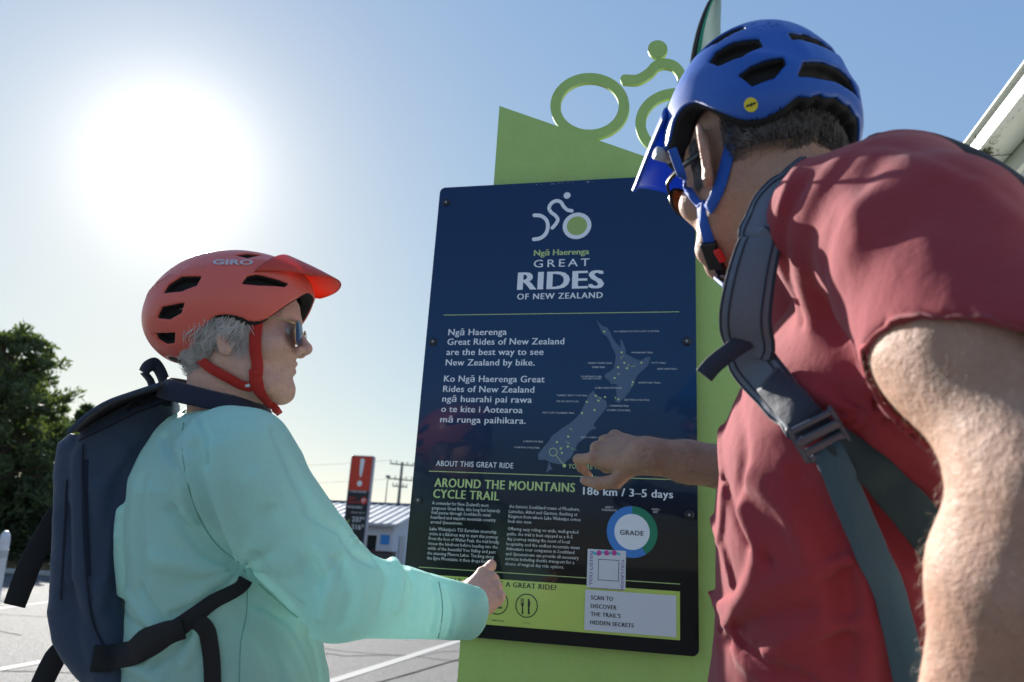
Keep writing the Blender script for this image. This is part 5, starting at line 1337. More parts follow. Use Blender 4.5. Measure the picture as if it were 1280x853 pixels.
# ------------------------------------------------------------------ her backpack
PKd = 1.335
m_navy = cloth_mat('navy_canvas', (.042,.062,.105), (.034,.05,.088), .75, 700, .2, weave=.3); m_navyd = cloth_mat('navy_dark', (.014,.02,.04), (.012,.016,.03), .8, 700)
bpk = empty('backpack', P(110,870,PKd), 'navy canvas backpack on the back of the mint jacket', 'backpack')
sd_ = rtW; po_ = P(150,700,PKd)
def pkuv(px, py):
    r = ray(px,py); q = CAM + r*((po_-CAM).dot(sd_)/r.dot(sd_)); e = q-po_; return e.dot(fwW), e.z
def slab(px, half, rnd_, bul=0.0, off=0.0):
    poly_ = [pkuv(*v) for v in px]
    def f(p):
        r = p-A(po_); a = r@A(fwW); b_ = r[:,2]; s = r@A(sd_)-off
        d2 = poly2(np.stack([a,b_],1), poly_)+rnd_; e = np.abs(s)-(half-rnd_)
        o_ = np.sqrt(np.maximum(d2,0)**2+np.maximum(e,0)**2)+np.minimum(np.maximum(d2,e),0)-rnd_
        return o_
    return f
main_ = slab([(224,500),(178,510),(140,532),(112,548),(100,575),(99,640),(100,720),(110,790),(128,860),(150,900),(178,900),(182,850),(172,800),(162,750),(160,690),(170,640),(190,590),(218,535)], .135, .03)
pock = slab([(122,552),(98,549),(84,562),(78,600),(77,680),(71,760),(78,795),(92,820),(118,850),(140,860),(140,800),(122,740),(116,650),(120,590)], .120, .032)
def packf(p):
    d = main_(p); d = smin(d, pock(p), .006); return d
pkf = with_folds(packf, [([(212,505),(170,560),(140,640),(120,720)], .012, -.007), ([(150,560),(165,600),(140,660)], .014, .005), ([(108,560),(106,600),(112,660),(112,740),(118,790)], .005, -.006),
   ([(95,570),(92,640),(95,720)], .012, .004), ([(160,640),(145,700),(138,760)], .010, -.006), ([(85,740),(100,770),(120,800)], .012, -.005), ([(180,540),(150,580),(125,610)], .012, .005), ([(78,640),(88,700),(84,760)],.012,-.004), ([(125,620),(135,680),(128,760)],.014,.005)])
def packg(p): return pkf(p) + .0022*rip(p, 30, 2.0) + .0008*rip(p, 90, .3)
pts_ = [P(x_,y_,z_) for x_ in (60,225) for y_ in (480,905) for z_ in (1.17,1.5)]
lo2 = Vector([min(v[k] for v in pts_)-.02 for k in range(3)]); hi2 = Vector([max(v[k] for v in pts_)+.02 for k in range(3)])
VP_, FP_ = mesh_sdf(packg, lo2, hi2, .0045); bag = mk_np('bag', VP_, FP_, m_navy, bpk, smooth=True); BP = bvh([(VP_,FP_)]); stamp('pack')
BPJ = bvh([(VP_,FP_),(VJ,FJ)])
pipe = MB()
for px_ in ([(99,551),(130,536),(170,517),(213,500)], [(104,556),(103,600),(107,660),(108,720),(118,785),(140,820)], [(84,600),(80,680),(76,750)]):
    pt_, no_ = drape(BP, px_, .001, 1.3); pipe.tube(pt_, .0022, 6)
pipe.build('piping', m_navyd, bpk, smooth=True)
zp = MB(); pt_, no_ = drape(BP, [(107,575),(106,640),(110,720)], .0015, 1.3); ribbon(zp, pt_, no_, .009, .001); zp.build('zip', m_navyd, bpk)
# top lid flap rolled over with drawcord ridge
lid = MB(); c0_ = [P(x_,y_,PKd-.02) for x_,y_ in ((100,549),(120,530),(145,514),(175,503),(206,493))]
def lidf(u, v):
    q = catmull(c0_,8); i = min(len(q)-1, int(u*(len(q)-1)+.5)); return q[i] + sd_*((v-.5)*.22) + Z*(.016*math.sin(math.pi*v)-.006) + fwW*.0
solid_grid(lidf, 24, 13, -.006, lid); lid.build('lid', m_navy, bpk, smooth=True)
gb_ = MB(); g0 = [P(208,508,1.30),P(207,488,1.30),P(203,470,1.30),P(194,456,1.30),P(184,459,1.30),P(180,466,1.30)]
gq = catmull(g0, 6); ribbon(gb_, gq, [cw((-.35,-.1,-.9))]*len(gq), .024, .003)
g1 = catmull([P(180,466,1.30),P(188,476,1.31),P(193,490,1.315),P(204,503,1.31)],5); ribbon(gb_, g1, [cw((-.35,.1,-.9))]*len(g1), .017, .003)
gb_.build('grab_loop', m_navyd, bpk, smooth=True)
bk_ = MB(); 
for x_,y_ in ((165,512),(180,505),(190,500)): bk_.tube([P(x_-5,y_+3,1.28),P(x_,y_-4,1.28),P(x_+7,y_-6,1.28)], .0035, 8)
bk_.build('cord_lock', m_web, bpk, smooth=True)
st1 = MB(); q = catmull([P(80,634,1.30),P(70,640,1.29),P(56,668,1.28),P(40,700,1.27),P(28,730,1.27),P(18,757,1.27)],6); ribbon(st1, q, [cw((.25,.05,-1))]*len(q), hermite_w([.016,.026,.034,.036,.034], len(q)), .0025); st1.build('compression_strap', m_web, bpk, smooth=True)
rgb_ = MB(); rgb_.tube(catmull([P(80,629,1.29),P(70,631,1.29),P(66,638,1.29),P(72,643,1.29),P(82,640,1.29)],5), .0018, 6); rgb_.build('strap_ring', m_case, bpk, smooth=True)
st2 = MB(); q = catmull([P(92,800,1.26),P(76,812,1.25),P(62,835,1.25),P(45,872,1.25)],6); ribbon(st2, q, [cw((.1,.1,-1))]*len(q), hermite_w([.02,.035,.035], len(q)), .003); st2.build('lower_strap', m_web, bpk, smooth=True)
st3 = MB(); pt_, no_ = drape(BPJ, [(118,822),(150,822),(178,812),(205,797),(240,772),(275,748),(309,723)], .0065, 1.2); ribbon(st3, pt_, no_, hermite_w([.040,.038,.036,.034,.026,.022,.022], len(pt_)), .004)
pt_, no_ = drape(BPJ, [(175,812),(196,797),(232,782)], .010, 1.2); ribbon(st3, pt_, no_, hermite_w([.036,.040,.030],len(pt_)), .005); st3.build('side_strap', m_web, bpk, smooth=True)
st4 = MB(); pt_, no_ = drape(BPJ, [(243,775),(256,785),(263,805),(266,835),(267,880)], .0065, 1.2); ribbon(st4, pt_, no_, .024, .0025); st4.build('hanging_strap', m_web, bpk, smooth=True)
stamp('woman')
# ================================================================== THE MAN (right)
LM = Local(P(950,216,.95), (-.40,.30,.86), tuple(UPC))
Bf = Vector(cw((-.98,0,.20))); Bf.z = 0; Bf.normalize(); Bl = Z.cross(Bf)           # body forward, body left (towards the camera)
hipM = P(1040,860,.93); neckM = P(1085,300,.87)
man = empty('person', (hipM.x, hipM.y, 0), 'person in a maroon T-shirt with a grey backpack pointing at the map from the right', 'person')
up_m = (neckM-hipM).normalized(); vm = (Bf-up_m*Bf.dot(up_m)).normalized(); um = -vm.cross(up_m); 
if um.dot(Bl) < 0: um = -um
Fm = (tuple(um), tuple(vm), tuple(up_m)); HM = (neckM-hipM).length
SM, EM = P(1152,312,.675), P(1312,596,.50)
DZ = A(cw((0,0,1)))
def sq(v): v = np.asarray(tuple(v) if isinstance(v, Vector) else v, dtype=np.float32); return v - np.multiply.outer(v@DZ, DZ)*.25      # limbs are deeper than wide
WM = P(1190,1010,.54)
SH2, EL2 = P(1030,330,1.10), P(1010,600,1.22)
hc1, hc2, hc3 = A(P(1283,350,.46)), A(P(1066,318,.56)), A(P(1096,500,.64))
hn = np.cross(hc2-hc1, hc3-hc1); hn /= np.linalg.norm(hn)
if hn @ (A(EM)-A(SM)) < 0: hn = -hn                  # points down the arm
def shirt0(p):
    tab = [(-.10,0,0,.19,.150),(0,0,0,.185,.143),(.10,0,.0,.185,.141),(.2,0,.008,.185,.143),(.30,0,.008,.19,.138),(HM-.14,0,-.008,.195,.122),(HM-.07,0,-.035,.165,.10),(HM-.02,0,-.05,.10,.085),(HM+.02,0,-.055,.06,.07)]
    d = loft(p, hipM, Fm, tab, 2.3)
    sl = cap(p, P(1118,266,.79), SM, .083, .079); sl = smin(sl, cap(sq(p), sq(SM), sq(SM.lerp(EM,.75)), .078, .079), .03)
    sl = smin(sl, cap(p, P(1105,260,.73), P(1038,268,.77), .064, .058), .03)
    sl = smin(sl, cap(p, P(1040,300,.80), P(1085,420,.80), .062, .050), .04)          # cloth over the front of the armpit
    sl = smax(sl, (p-hc1)@hn, .003)
    s2 = smin(cap(p, P(1060,300,.95), SH2, .08, .075), cap(p, SH2, SH2.lerp(EL2,.6), .075, .068), .03)
    return smin(smin(d, sl, .035), s2, .04)
mfolds = [
 ([(1050,200),(1015,250),(1000,330),(1015,400)], .012, .006), ([(1075,230),(1040,280),(1028,340),(1040,400),(1075,450)], .012, -.006), ([(1000,235),(978,290),(985,350),(1003,400)], .007, -.007),
 ([(1100,190),(1160,200),(1215,230),(1260,270)], .012, .004), ([(1090,180),(1150,190),(1210,215)], .008, -.004),
 ([(1090,215),(1110,250),(1120,290)], .016, -.004), ([(1060,250),(1070,290),(1064,315)], .012, .005), ([(1010,190),(990,220),(975,260)], .006,.006),
 
 ([(895,520),(905,600),(900,680)], .010, .006), ([(930,640),(950,700),(925,760),(900,800)], .013, .012), ([(905,600),(925,660),(960,700)], .008, -.008), ([(905,760),(960,735),(1010,720),(1060,700)], .009, .012),
 ([(900,790),(950,770),(1010,760)], .008, -.010), ([(885,740),(910,770),(925,820),(960,853)], .010, .009), ([(885,800),(920,800),(960,830),(1010,853)], .009, -.009), ([(940,600),(985,640),(1010,690)], .016, .006),
 ([(1000,600),(1040,660),(1060,740),(1050,820)], .018, -.008), ([(1080,720),(1090,780),(1080,850)], .012, .008), ([(890,650),(905,690),(915,730)], .007,.008), ([(1120,600),(1100,640),(1130,700)], .010,-.006),
 ([(960,820),(1010,790),(1080,780)], .010,.009), ([(1060,540),(1110,590),(1170,640)], .012, -.006), ([(1090,520),(1140,570),(1185,600)], .010, .006), ([(920,480),(930,560),(925,600)], .014,-.004)]
sf = with_folds(shirt0, [(a,b*(1.2 if a[0][1] < 320 and a[0][0] > 980 else .8),c*(.55 if a[0][1] < 320 and a[0][0] > 980 else 1.15)) for a,b,c in mfolds])
cavA, cavB = A(SM), A(EM)
apit, belly = [Vector(map(float,v)) for v in trace(shirt0, [(1088,520),(905,770)])]
def shirt(p):
    d = sf(p) + radial(p, apit, 8, .0045, .07, .3) + radial(p, belly, 7, .0045, .08, 1.7) + .0012*rip(p, 20, 3.1) + .0004*rip(p, 75, 1.0)
    ax = (cavB-cavA)/np.linalg.norm(cavB-cavA)
    o_ = hc1*.34+hc2*.33+hc3*.33
    d = smax(d, -cap(p, A(SM)+ax*.03, A(SM)+ax*.30, .074, .081), .004) if False else smax(d, -(cap(sq(p), sq(SM.lerp(EM,.42)), sq(SM.lerp(EM,.9)), .071, .0740)), .003)                    # the open sleeve
    n0 = A(P(1010,262,.93)); d = smax(d, -cap(p, n0-A(up_m)*.01, n0+(A(LM.o)-n0)*.6, .05, .07), .004)
    c2 = A(SH2.lerp(EL2,.6)); e2 = A((EL2-SH2).normalized()); return smax(d, np.where(((p-c2)@e2 > -.03), (p-c2)@e2, -1).astype(np.float32), .004) if False else d
pts_ = [P(x_,y_,z_) for x_ in (865,1330) for y_ in (150,905) for z_ in (.42,1.0)]
lo = Vector([min(v[k] for v in pts_)-.01 for k in range(3)]); hi = Vector([max(v[k] for v in pts_)+.01 for k in range(3)]); hi.y = max(hi.y, SH2.y+.1); lo.y -= .05; lo.z = .93; lo.x -= .0; hi.x = min(hi.x, .66)
m_maroon = cloth_mat('maroon_jersey', (.33,.044,.058), (.29,.037,.05), .9, 1100, .15, trans=.08, weave=.35, crump=.3)
VS, FS = mesh_sdf(shirt, lo, hi, .004); stamp('shirt %d' % len(FS)); tsh = mk_np('t_shirt', VS, FS, m_maroon, man, smooth=True)
BS = bvh([(VS,FS)])
# hem of the near sleeve: a folded band sewn round the opening
def hem(grow):
    ax = (EM-SM).normalized(); nn = Vector(map(float,hn)); c0 = Vector(map(float,hc1)); ctr = SM + ax*((c0-SM).dot(nn)/ax.dot(nn)); u0 = nn.orthogonal().normalized(); v0 = nn.cross(u0); out = []
    for k in range(73):
        a = 2*math.pi*k/72; dr = u0*math.cos(a)+v0*math.sin(a); t = np.linspace(.02,.2,400); P_ = (A(ctr)[None]+np.outer(t, A(dr))).astype(np.float32)
        d = cap(sq(P_), sq(SM), sq(SM.lerp(EM,.75)), .078, .079); out.append(ctr+dr*(float(t[np.argmin(np.abs(d-grow))])))
    return out, ctr, ax, nn
hp_, hctr, hax, hnn = hem(-.0012)
hb2 = MB(); rd = random.Random(5)
def hemf(i, j):
    q = hp_[i]; w_ = .0016*math.sin(i*.9)+.001*math.sin(i*2.3); rad = (q-hctr).normalized()
    return q - hax*(.020*(1-j/4)) + rad*(w_*(j/4)) + hax*.002
vs = []; 
for lay in (0,1):
    for i in range(73):
        for j in range(5):
            q = hemf(i,j); rad = (q-hctr).normalized(); vs.append(q + rad*(.0016 if lay else -.0016)*(1 if j < 4 else .6))
Nn = 73*5; fs = []
for i in range(72):
    for j in range(4):
        a,b,c,d = i*5+j, i*5+j+1, (i+1)*5+j+1, (i+1)*5+j; fs += [(a,b,c,d),(Nn+d,Nn+c,Nn+b,Nn+a)]
    for j in (0,4): a,b = i*5+j,(i+1)*5+j; fs.append((a,b,Nn+b,Nn+a))
mk('sleeve_hem', vs, fs, m_maroon, tsh, smooth=True)
# shorts, legs
m_shorts = cloth_mat('dark_shorts', (.03,.032,.04), (.025,.027,.034), .85)
hip2 = Vector((hipM.x, hipM.y, .90))
fL = legs_sdf(hip2, Bf, Bl, .03, 0, .088); 
def shorts(p): return smax(fL(p)-.014, .48-p[:,2], .004)
V,F = mesh_sdf(shorts, (hip2.x-.32,hip2.y-.32,.44), (hip2.x+.32,hip2.y+.32,1.06), .012); mk_np('shorts', V,F,m_shorts,man,smooth=True)
VL, FL = mesh_sdf(fL, (hip2.x-.3,hip2.y-.3,0), (hip2.x+.3,hip2.y+.3,1.05), .013)
for sg_ in (1,-1): shoe(man, hip2+Bl*sg_*.1+Bf*.03, Bf, Bl*sg_, m_shoe, m_sole)
# head and neck
nlm = LM.toL(A(P(1030,290,.88))[None])[0]
hfm = head_sdf(nlm, .064, jowl=1.15, ear_x=.004, ear_z=-.004, ear_out=.6, ear_s=1.25)
def hfm2(p):
    d = hfm(p); return d + .0009*np.exp(-(((p[:,0]*.55+p[:,2]+.06)/.0018)**2))*(p[:,0] < -.02)
Vh, Fh = mesh_sdf(hfm2, (-.17,-.12,-.22), (.14,.12,.145), .0024); Vh = LM.toW(Vh); stamp('head m')
# near arm
def arm1(p):
    u = sq(p); k = lambda v: sq(v)
    d = cap(u, k(SM), k(SM.lerp(EM,.55)), .064, .062); d = smin(d, cap(u, k(SM.lerp(EM,.55)), k(EM), .059, .047), .03)
    d = smin(d, cap(u, k(EM), k(EM.lerp(WM,.30)), .046, .045), .03); d = smin(d, cap(u, k(EM.lerp(WM,.30)), k(WM), .045, .029), .03)
    bi = SM.lerp(EM,.45)+(P(1100,450,.6)-P(1180,450,.6)).normalized()*.010; d = smin(d, sph(u, sq(bi), .048), .04)
    d = d
    return d + .0006*rip(p, 60, 0.2)
Hl = hand_prims(WM, (WM-EM), cw((.9,0,-.3)), False, 1.0, curls=[(15,25,15),(20,30,18),(24,34,20),(28,36,22)])
fh1 = hand_f(Hl)
V1, F1 = mesh_sdf(lambda p: smin(arm1(p), fh1(p), .012), Vector((min(SM.x,EM.x,WM.x)-.14, min(SM.y,EM.y,WM.y)-.16, WM.z-.24)), Vector((max(SM.x,EM.x,WM.x)+.14, max(SM.y,EM.y,WM.y)+.14, SM.z+.09)), .0042); stamp('arm %d' % len(F1))
B1 = bvh([(V1,F1)])
# pointing hand
WR = P(803,569,1.315); KN = P(753,559,1.385)
Hr = hand_prims(WR, KN-WR, cw((-.10,-.62,-.78)), True, .98, curls=[(14,60,30),(48,88,48),(56,92,50),(60,92,50)], thumb=[(.020,.020,-.012),(.040,.052,-.022),(.074,.064,-.024),(.104,.066,-.022)], spread=.03)
fore = [(WR+(EL2-WR).normalized()*.01, WR+(EL2-WR).normalized()*.075, .0285, .033), (WR+(EL2-WR).normalized()*.075, EL2, .033, .050), (EL2, SH2, .05, .06)]
fhr = hand_f(Hr, fore)
tipI = Hr['fingers'][0][-1][1]; print('index tip above panel', (tipI-PO).dot(NP), 'px')
bl_ = [WR, KN, EL2, SH2, Hr['thumb'][-1][1], tipI]
V2, F2 = mesh_sdf(fhr, Vector([min(v[k] for v in bl_)-.07 for k in range(3)]), Vector([max(v[k] for v in bl_)+.07 for k in range(3)]), .0026); stamp('hand %d' % len(F2))
V3, F3 = mesh_sdf(lambda p: shirt0(p)+.03, lo, hi, .014)
Vb, Fb = joinVF([(Vh,Fh),(V1,F1),(V2,F2),(V3,F3),(VL,FL)]); bodyM = mk_np('body', Vb, Fb, m_skinm, man, smooth=True)
nb_ = MB(); nails(Hr, nb_); nails(Hl, nb_); nb_.build('fingernails', m_nail, man, smooth=True)
BHm = bvh([(Vh,Fh)])
for sg_ in (1,-1):
    c = LM.w(.0835,.032*sg_,.006); V,F = mesh_sdf(lambda p: sph(p, c, .0115), c-Vector((.014,)*3), c+Vector((.014,)*3), .002, B=4); mk_np('eye', V,F,m_eye,man,smooth=True)
# hair at the back, short
rg = np.random.default_rng(11)
m_hairm = mat('hair_dark_grey', (.06,.05,.048), .5, spec=.4, noise=[(70,.7,(.20,.18,.17)),(25,.5,(.03,.026,.025))])
def hbm(p):
    d = ell(p, (-.010,0,.040), (.104,.083,.092)); q = p.copy(); q[:,1] = np.abs(q[:,1]); d = smin(d, ell(q, (-.045,.033,.0), (.05,.044,.036)), .02); return d+.004
Vc, Fc = mesh_sdf(lambda p: smax(smax(hbm(p)+.002, p[:,0]+.026, .01), -(p[:,2]+.012), .012), (-.15,-.12,-.06), (.1,.12,.14), .004)
hrm = mk_np('hair', LM.toW(Vc), Fc, m_hairm, man, smooth=True)
sd = surf_points(hbm, (-.14,-.11,-.020), (-.022,.11,.075), 4600, rg)
Vs_, Fs_ = strands(hbm, sd, lambda p: np.stack([-.5+0*p[:,0], .1*np.sign(p[:,1]), -.8+.3*np.sin(p[:,0]*90)],1), 5, .014, .0006, .003, rg, .4)
mk_np('hair_strands', LM.toW(Vs_), Fs_, m_hairm, hrm, smooth=True, kind='stuff')
sd = surf_points(hfm, (.018,.05,-.015), (.042,.09,.045), 700, rg)
Vs_, Fs_ = strands(hfm, sd, lambda p: np.stack([-.2+0*p[:,0], 0*p[:,0], -1+0*p[:,0]],1), 4, .012, .0005, .0015, rg, .3)
mk_np('hair_strands', LM.toW(Vs_), Fs_, m_hairm, hrm, smooth=True, kind='stuff')
# fine hair on both arms
m_fuzz = mat('arm_hair', (.36,.24,.13), .45, spec=.5)
def armhair(f, lo_, hi_, n, ln, rad, fl, lift, cond=None):
    sd = surf_points(f, lo_, hi_, n, rg, cond); V_, F_ = strands(f, sd, lambda p: np.tile(np.array(tuple(fl),dtype=np.float32),(len(p),1)), 4, ln, rad, lift, rg, .55); return V_, F_
a_ = armhair(arm1, EM-Vector((.12,.16,.26)), EM+Vector((.10,.16,.16)), 2600, .012, .00009, (WM-EM).normalized()*.9+cw((-.4,0,0)), .0042)
b_ = armhair(fhr, Vector([min(WR[k],EL2[k])-.05 for k in range(3)]), Vector([max(WR[k],EL2[k])+.05 for k in range(3)]), 1500, .012, .00014, (WR-EL2).normalized()+Z*-.4, .003)
V_, F_ = joinVF([a_, b_]); mk_np('arm_hair', V_, F_, m_fuzz, bodyM, smooth=True, kind='stuff')
stamp('hairs')
# ------------------------------------------------------------------ his helmet
def outer_m(p):
    d = ell(p, (.004,0,.064), (.125,.107,.142)); d = smin(d, ell(p, (-.052,0,.038), (.072,.086,.070)), .035); d = smin(d, ell(p, (.035,0,.075), (.090,.080,.062)), .03)
    q = p.copy(); q[:,1] = np.abs(q[:,1])
    d = d - .0030*np.exp(-(polyd(q, [Vector((.07,.07,.11)), Vector((0,.092,.105)), Vector((-.08,.085,.09)), Vector((-.135,.05,.06))])/.012)**2)
    d = d - .0022*np.exp(-(polyd(q, [Vector((.09,.03,.125)), Vector((0,.035,.160)), Vector((-.09,.032,.135)), Vector((-.15,.03,.06))])/.010)**2)
    return d
zm = lambda X_, Y_: (760+X_*.4456, Y_*.4456)
rimm = [zm(*v) for v in ((172,400),(180,345),(205,302),(240,286),(290,305),(340,325),(380,338),(440,333),(500,300),(545,250),(590,240),(640,268),(670,305),(688,350))]
ventm = [[zm(*v) for v in q] for q in (((222,158),(245,127),(300,92),(375,72),(382,80),(310,118),(240,160)), ((283,172),(300,145),(350,117),(420,108),(432,130),(375,158),(310,183)), ((366,210),(400,185),(490,160),(497,178),(465,218),(405,240)),
        ((507,92),(520,110),(600,128),(603,115),(560,97)), ((535,212),(550,173),(600,172),(645,190),(663,237),(610,222)))]
m_blue = helm_mat('blue_shell', (.008,.085,.42))
hm_root, hmf, _ = helmet(LM, outer_m, rimm, [(0,.062),(.25,.062)], ventm, (m_blue, m_foam), 'blue bicycle helmet with black vents on the head at right', h=.0025)
stamp('helmet m')
def visor_m(u, v):
    th = (v-.5)*math.pi*.94; w0, w1 = .106, .080; ww = w0+(w1-w0)*u; x0 = .055+.148*u; zz_ = .150-.052*u-.016*u*u; drop = .070*(1-u)**.9+.040*u+.006
    bk = .012*(1-u)+.040*u; c = math.cos(th); return LM.w(x0 + (1-u)*.035*c - bk*(1-c), ww*math.sin(th), zz_ - drop*(1-c))
vb_ = MB(); solid_grid(visor_m, 16, 33, -.004, vb_); vb_.build('visor', thin(helm_mat('blue_visor', (.010,.10,.46)), (.03,.2,.8), .3), hm_root, smooth=True)
for sg_ in (1,): 
    q = LM.toW(np.array([[.085,.083,.052]]))[0]; MB().tube([Vector(map(float,q))-LM.l*.01, Vector(map(float,q))+LM.l*.012], .009, 16).build('visor_knob', mat('knob_grey',(.4,.42,.45),.4), hm_root, smooth=True)
m_blueweb = mat('blue_webbing', (.012,.10,.50), .65, bump=[('wave',900,.5,.0005)])
sb = MB()
for px_, wd in (([(840,186),(848,208),(858,232),(870,248),(880,258)], .0105), ([(922,158),(914,190),(906,222),(897,246),(888,262)], .0155), ([(880,254),(882,275),(886,292),(889,306)], .0145)):
    pt_, no_ = drape(BHm, px_, .004, .9); ribbon(sb, pt_, no_, wd, .0018)
sb.build('strap', m_blueweb, hm_root, smooth=True)
def slabpx(mb, px, th, off, lift=.003, ch=.0015, dflt=.9):
    """small moulded plate laid on the head along two pixels: centre line px0-px1, width in metres"""
    (x0,y0),(x1,y1),wd = px; a,n1 = hit(BHm,x0,y0,dflt); b,n2 = hit(BHm,x1,y1,dflt); n = (n1+n2+(-ray(x0,y0))).normalized(); t_ = (b-a); L_ = t_.length; t_.normalize(); n = (n-t_*n.dot(t_)).normalized(); s = t_.cross(n)
    mb.box((a+b)/2+n*(off+lift), L_, wd, th, t_, s, n, ch=ch)
bc = MB(); slabpx(bc, ((886,300),(897,332),.020), .009, .003); slabpx(bc, ((899,330),(907,349),.014), .005, .003); bc.build('buckle', mat('buckle_black',(.012,.012,.014),.35), hm_root)
bc = MB(); slabpx(bc, ((897,306),(906,321),.009), .005, .009); bc.build('buckle_tab', mat('tab_red',(.62,.02,.02),.4), hm_root)
bc = MB(); slabpx(bc, ((903,343),(915,352),.010), .004, .007); bc.build('strap_tail', m_blueweb, hm_root)
bc = MB(); slabpx(bc, ((899,338),(914,341),.005), .003, .009); bc.build('ladder_lock', m_case, hm_root)
b = MB(); h_, n_ = hit(BHm, 878, 258, .9); n_ = (n_ - ray(878,258)).normalized(); tx_ = cw((1,-.5,0)); tx_ = (tx_-n_*tx_.dot(n_)).normalized(); ty_ = n_.cross(tx_)
b.add([h_+n_*.0065+tx_*.0045*math.cos(a_)+ty_*.0025*math.sin(a_) for a_ in np.linspace(0,2*math.pi,14,endpoint=False)], [tuple(range(14))]); b.build('strap_emblem', m_pw, hm_root)
# round yellow sticker
cpx = (938.7,131.2); q = [(cpx[0]+9*math.cos(t_)*.98, cpx[1]+9.2*math.sin(t_)) for t_ in np.linspace(0,2*math.pi,28,endpoint=False)]
w_ = trace(hmf, q); d_ = rays(q); st_ = mk('round_sticker', [Vector(map(float,a))-Vector(map(float,c))*.0007 for a,c in zip(w_,d_)], [tuple(range(28))], mat('sticker_yellow',(.75,.6,.02),.4), hm_root)
on_surface(hmf, 'mips', (932.5,134.5), (945,130), 4.2, 'sticker_lettering', m_ink, st_, .0010, .1, .045)
# ------------------------------------------------------------------ his glasses
m_blackp = mat('black_plastic',(.015,.015,.017),.25); m_amber = mat('amber_lens',(.5,.16,.02),.08,trans=.6,coat=1)
gm = empty('sports_glasses', LM.w(.1,0,.01), 'black sports glasses with amber lenses on the face at right', 'glasses')
for sg_ in (1,-1):
    pr, fn = lens_pts(LM, sg_, .113, .034, .000, .029, .019, .25, 0); n = len(pr)
    vs = [fn(0,0)]+[fn(a*.5,b_*.5) for a,b_ in pr]+[fn(a,b_) for a,b_ in pr]; fs = [(0,1+i,1+(i+1)%n) for i in range(n)]+[(1+i,1+n+i,1+n+(i+1)%n,1+(i+1)%n) for i in range(n)]
    N = len(vs); vs += [v-LM.f*.002 for v in vs]; fs += [tuple(N+i for i in f[::-1]) for f in fs]; mk('lens', vs, fs, m_amber, gm)
    rm = [fn(a*1.04,b_*1.04,-.001) for a,b_ in pr]; MB().tube(rm+[rm[0],rm[1]], .0026, 6, cap=False).build('rim', m_blackp, gm, smooth=True)
    hx_ = fn(.031,.006); tb_ = MB(); pt_ = catmull([hx_, LM.w(.086,sg_*.078,.012), LM.w(.05,sg_*.083,.012), LM.w(.01,sg_*.083,.010)],6); ribbon(tb_, pt_, [LM.dir(0,sg_,0)]*len(pt_), .008, .003); tb_.build('temple_arm', m_blackp, gm, smooth=True)
MB().tube(catmull([LM.w(.117,.010,.006), LM.w(.122,0,.008), LM.w(.117,-.010,.006)],5), .0026, 6).build('bridge', m_blackp, gm, smooth=True)
# ------------------------------------------------------------------ his backpack
m_pad = cloth_mat('slate_canvas', (.14,.17,.225), (.12,.15,.20), .75, 800, .25, weave=.25); m_padd = cloth_mat('slate_dark', (.03,.04,.065), (.026,.035,.055), .7, 800); m_teal = cloth_mat('teal_webbing', (.055,.105,.135), (.045,.09,.12), .6, 1000, .1); m_tealin = cloth_mat('dark_webbing', (.028,.05,.055), (.024,.042,.048), .7, 1000, .1)
bpm = empty('backpack', hipM-Bf*.2, 'slate grey backpack on the back of the maroon T-shirt with a padded strap', 'backpack')
bo = hipM + up_m*.27 - vm*.20
def bagm(p):
    q = (p-A(bo)) @ np.array(Fm,dtype=np.float32).T; e = np.abs(q)-np.array([.135,.075,.235],dtype=np.float32)+.05
    return np.linalg.norm(np.maximum(e,0),axis=1)+np.minimum(e.max(1),0)-.05 + .003*rip(p,28,.7)
V,F = mesh_sdf(bagm, bo-Vector((.3,.3,.34)), bo+Vector((.3,.3,.34)), .008); mk_np('bag', V,F,m_padd,bpm,smooth=True)
pd = MB(); pp2 = [(1020,214),(994,230),(974,252),(960,284),(948,310),(936,360),(932,410),(950,455),(985,495),(1012,530)]
pt_, no_ = drape(BS, pp2, .010, .8, n=8)
fz_ = cw((0,0,1)); kd_ = 28; dk_ = (pt_[kd_]-CAM).dot(fz_)
for i_ in range(kd_):
    v_ = pt_[i_]-CAM; pt_[i_] = CAM + v_*((dk_+.035*(1-i_/kd_))/v_.dot(fz_)); no_[i_] = no_[kd_]
dd_ = [(q-CAM).dot(fz_) for q in pt_]
for _ in range(60): dd_ = [dd_[0]]+[(dd_[i-1]+dd_[i]*2+dd_[i+1])/4 for i in range(1,len(dd_)-1)]+[dd_[-1]]
pt_ = [CAM+(q-CAM)*((d_-.004)/(q-CAM).dot(fz_)) for q,d_ in zip(pt_,dd_)]
for _ in range(60): no_ = [no_[0]]+[(no_[i-1]+no_[i]+no_[i+1]).normalized() for i in range(1,len(no_)-1)]+[no_[-1]]
ws_ = hermite_w([.022,.026,.031,.036,.044,.050,.054,.054,.048,.040], len(pt_))
# padded strap: lens-shaped section
vs = []; m_ = len(pt_)
for i in range(m_):
    t_ = (pt_[min(i+1,m_-1)]-pt_[max(i-1,0)]).normalized(); n = (no_[i]-t_*no_[i].dot(t_)).normalized(); s = t_.cross(n)
    for k in range(16):
        a = 2*math.pi*k/16; c_, s_ = math.cos(a), math.sin(a); vs.append(pt_[i]+s*(ws_[i]/2*math.copysign(abs(c_)**.6,c_))+n*(.0055*math.copysign(abs(s_)**.8,s_)))
fs = [(i*16+k,(i+1)*16+k,(i+1)*16+(k+1)%16,i*16+(k+1)%16) for i in range(m_-1) for k in range(16)]+[tuple(range(16)),tuple(range(m_*16-1,(m_-1)*16-1,-1))]
padS = mk('padded_strap', vs, fs, m_pad, bpm, smooth=True)
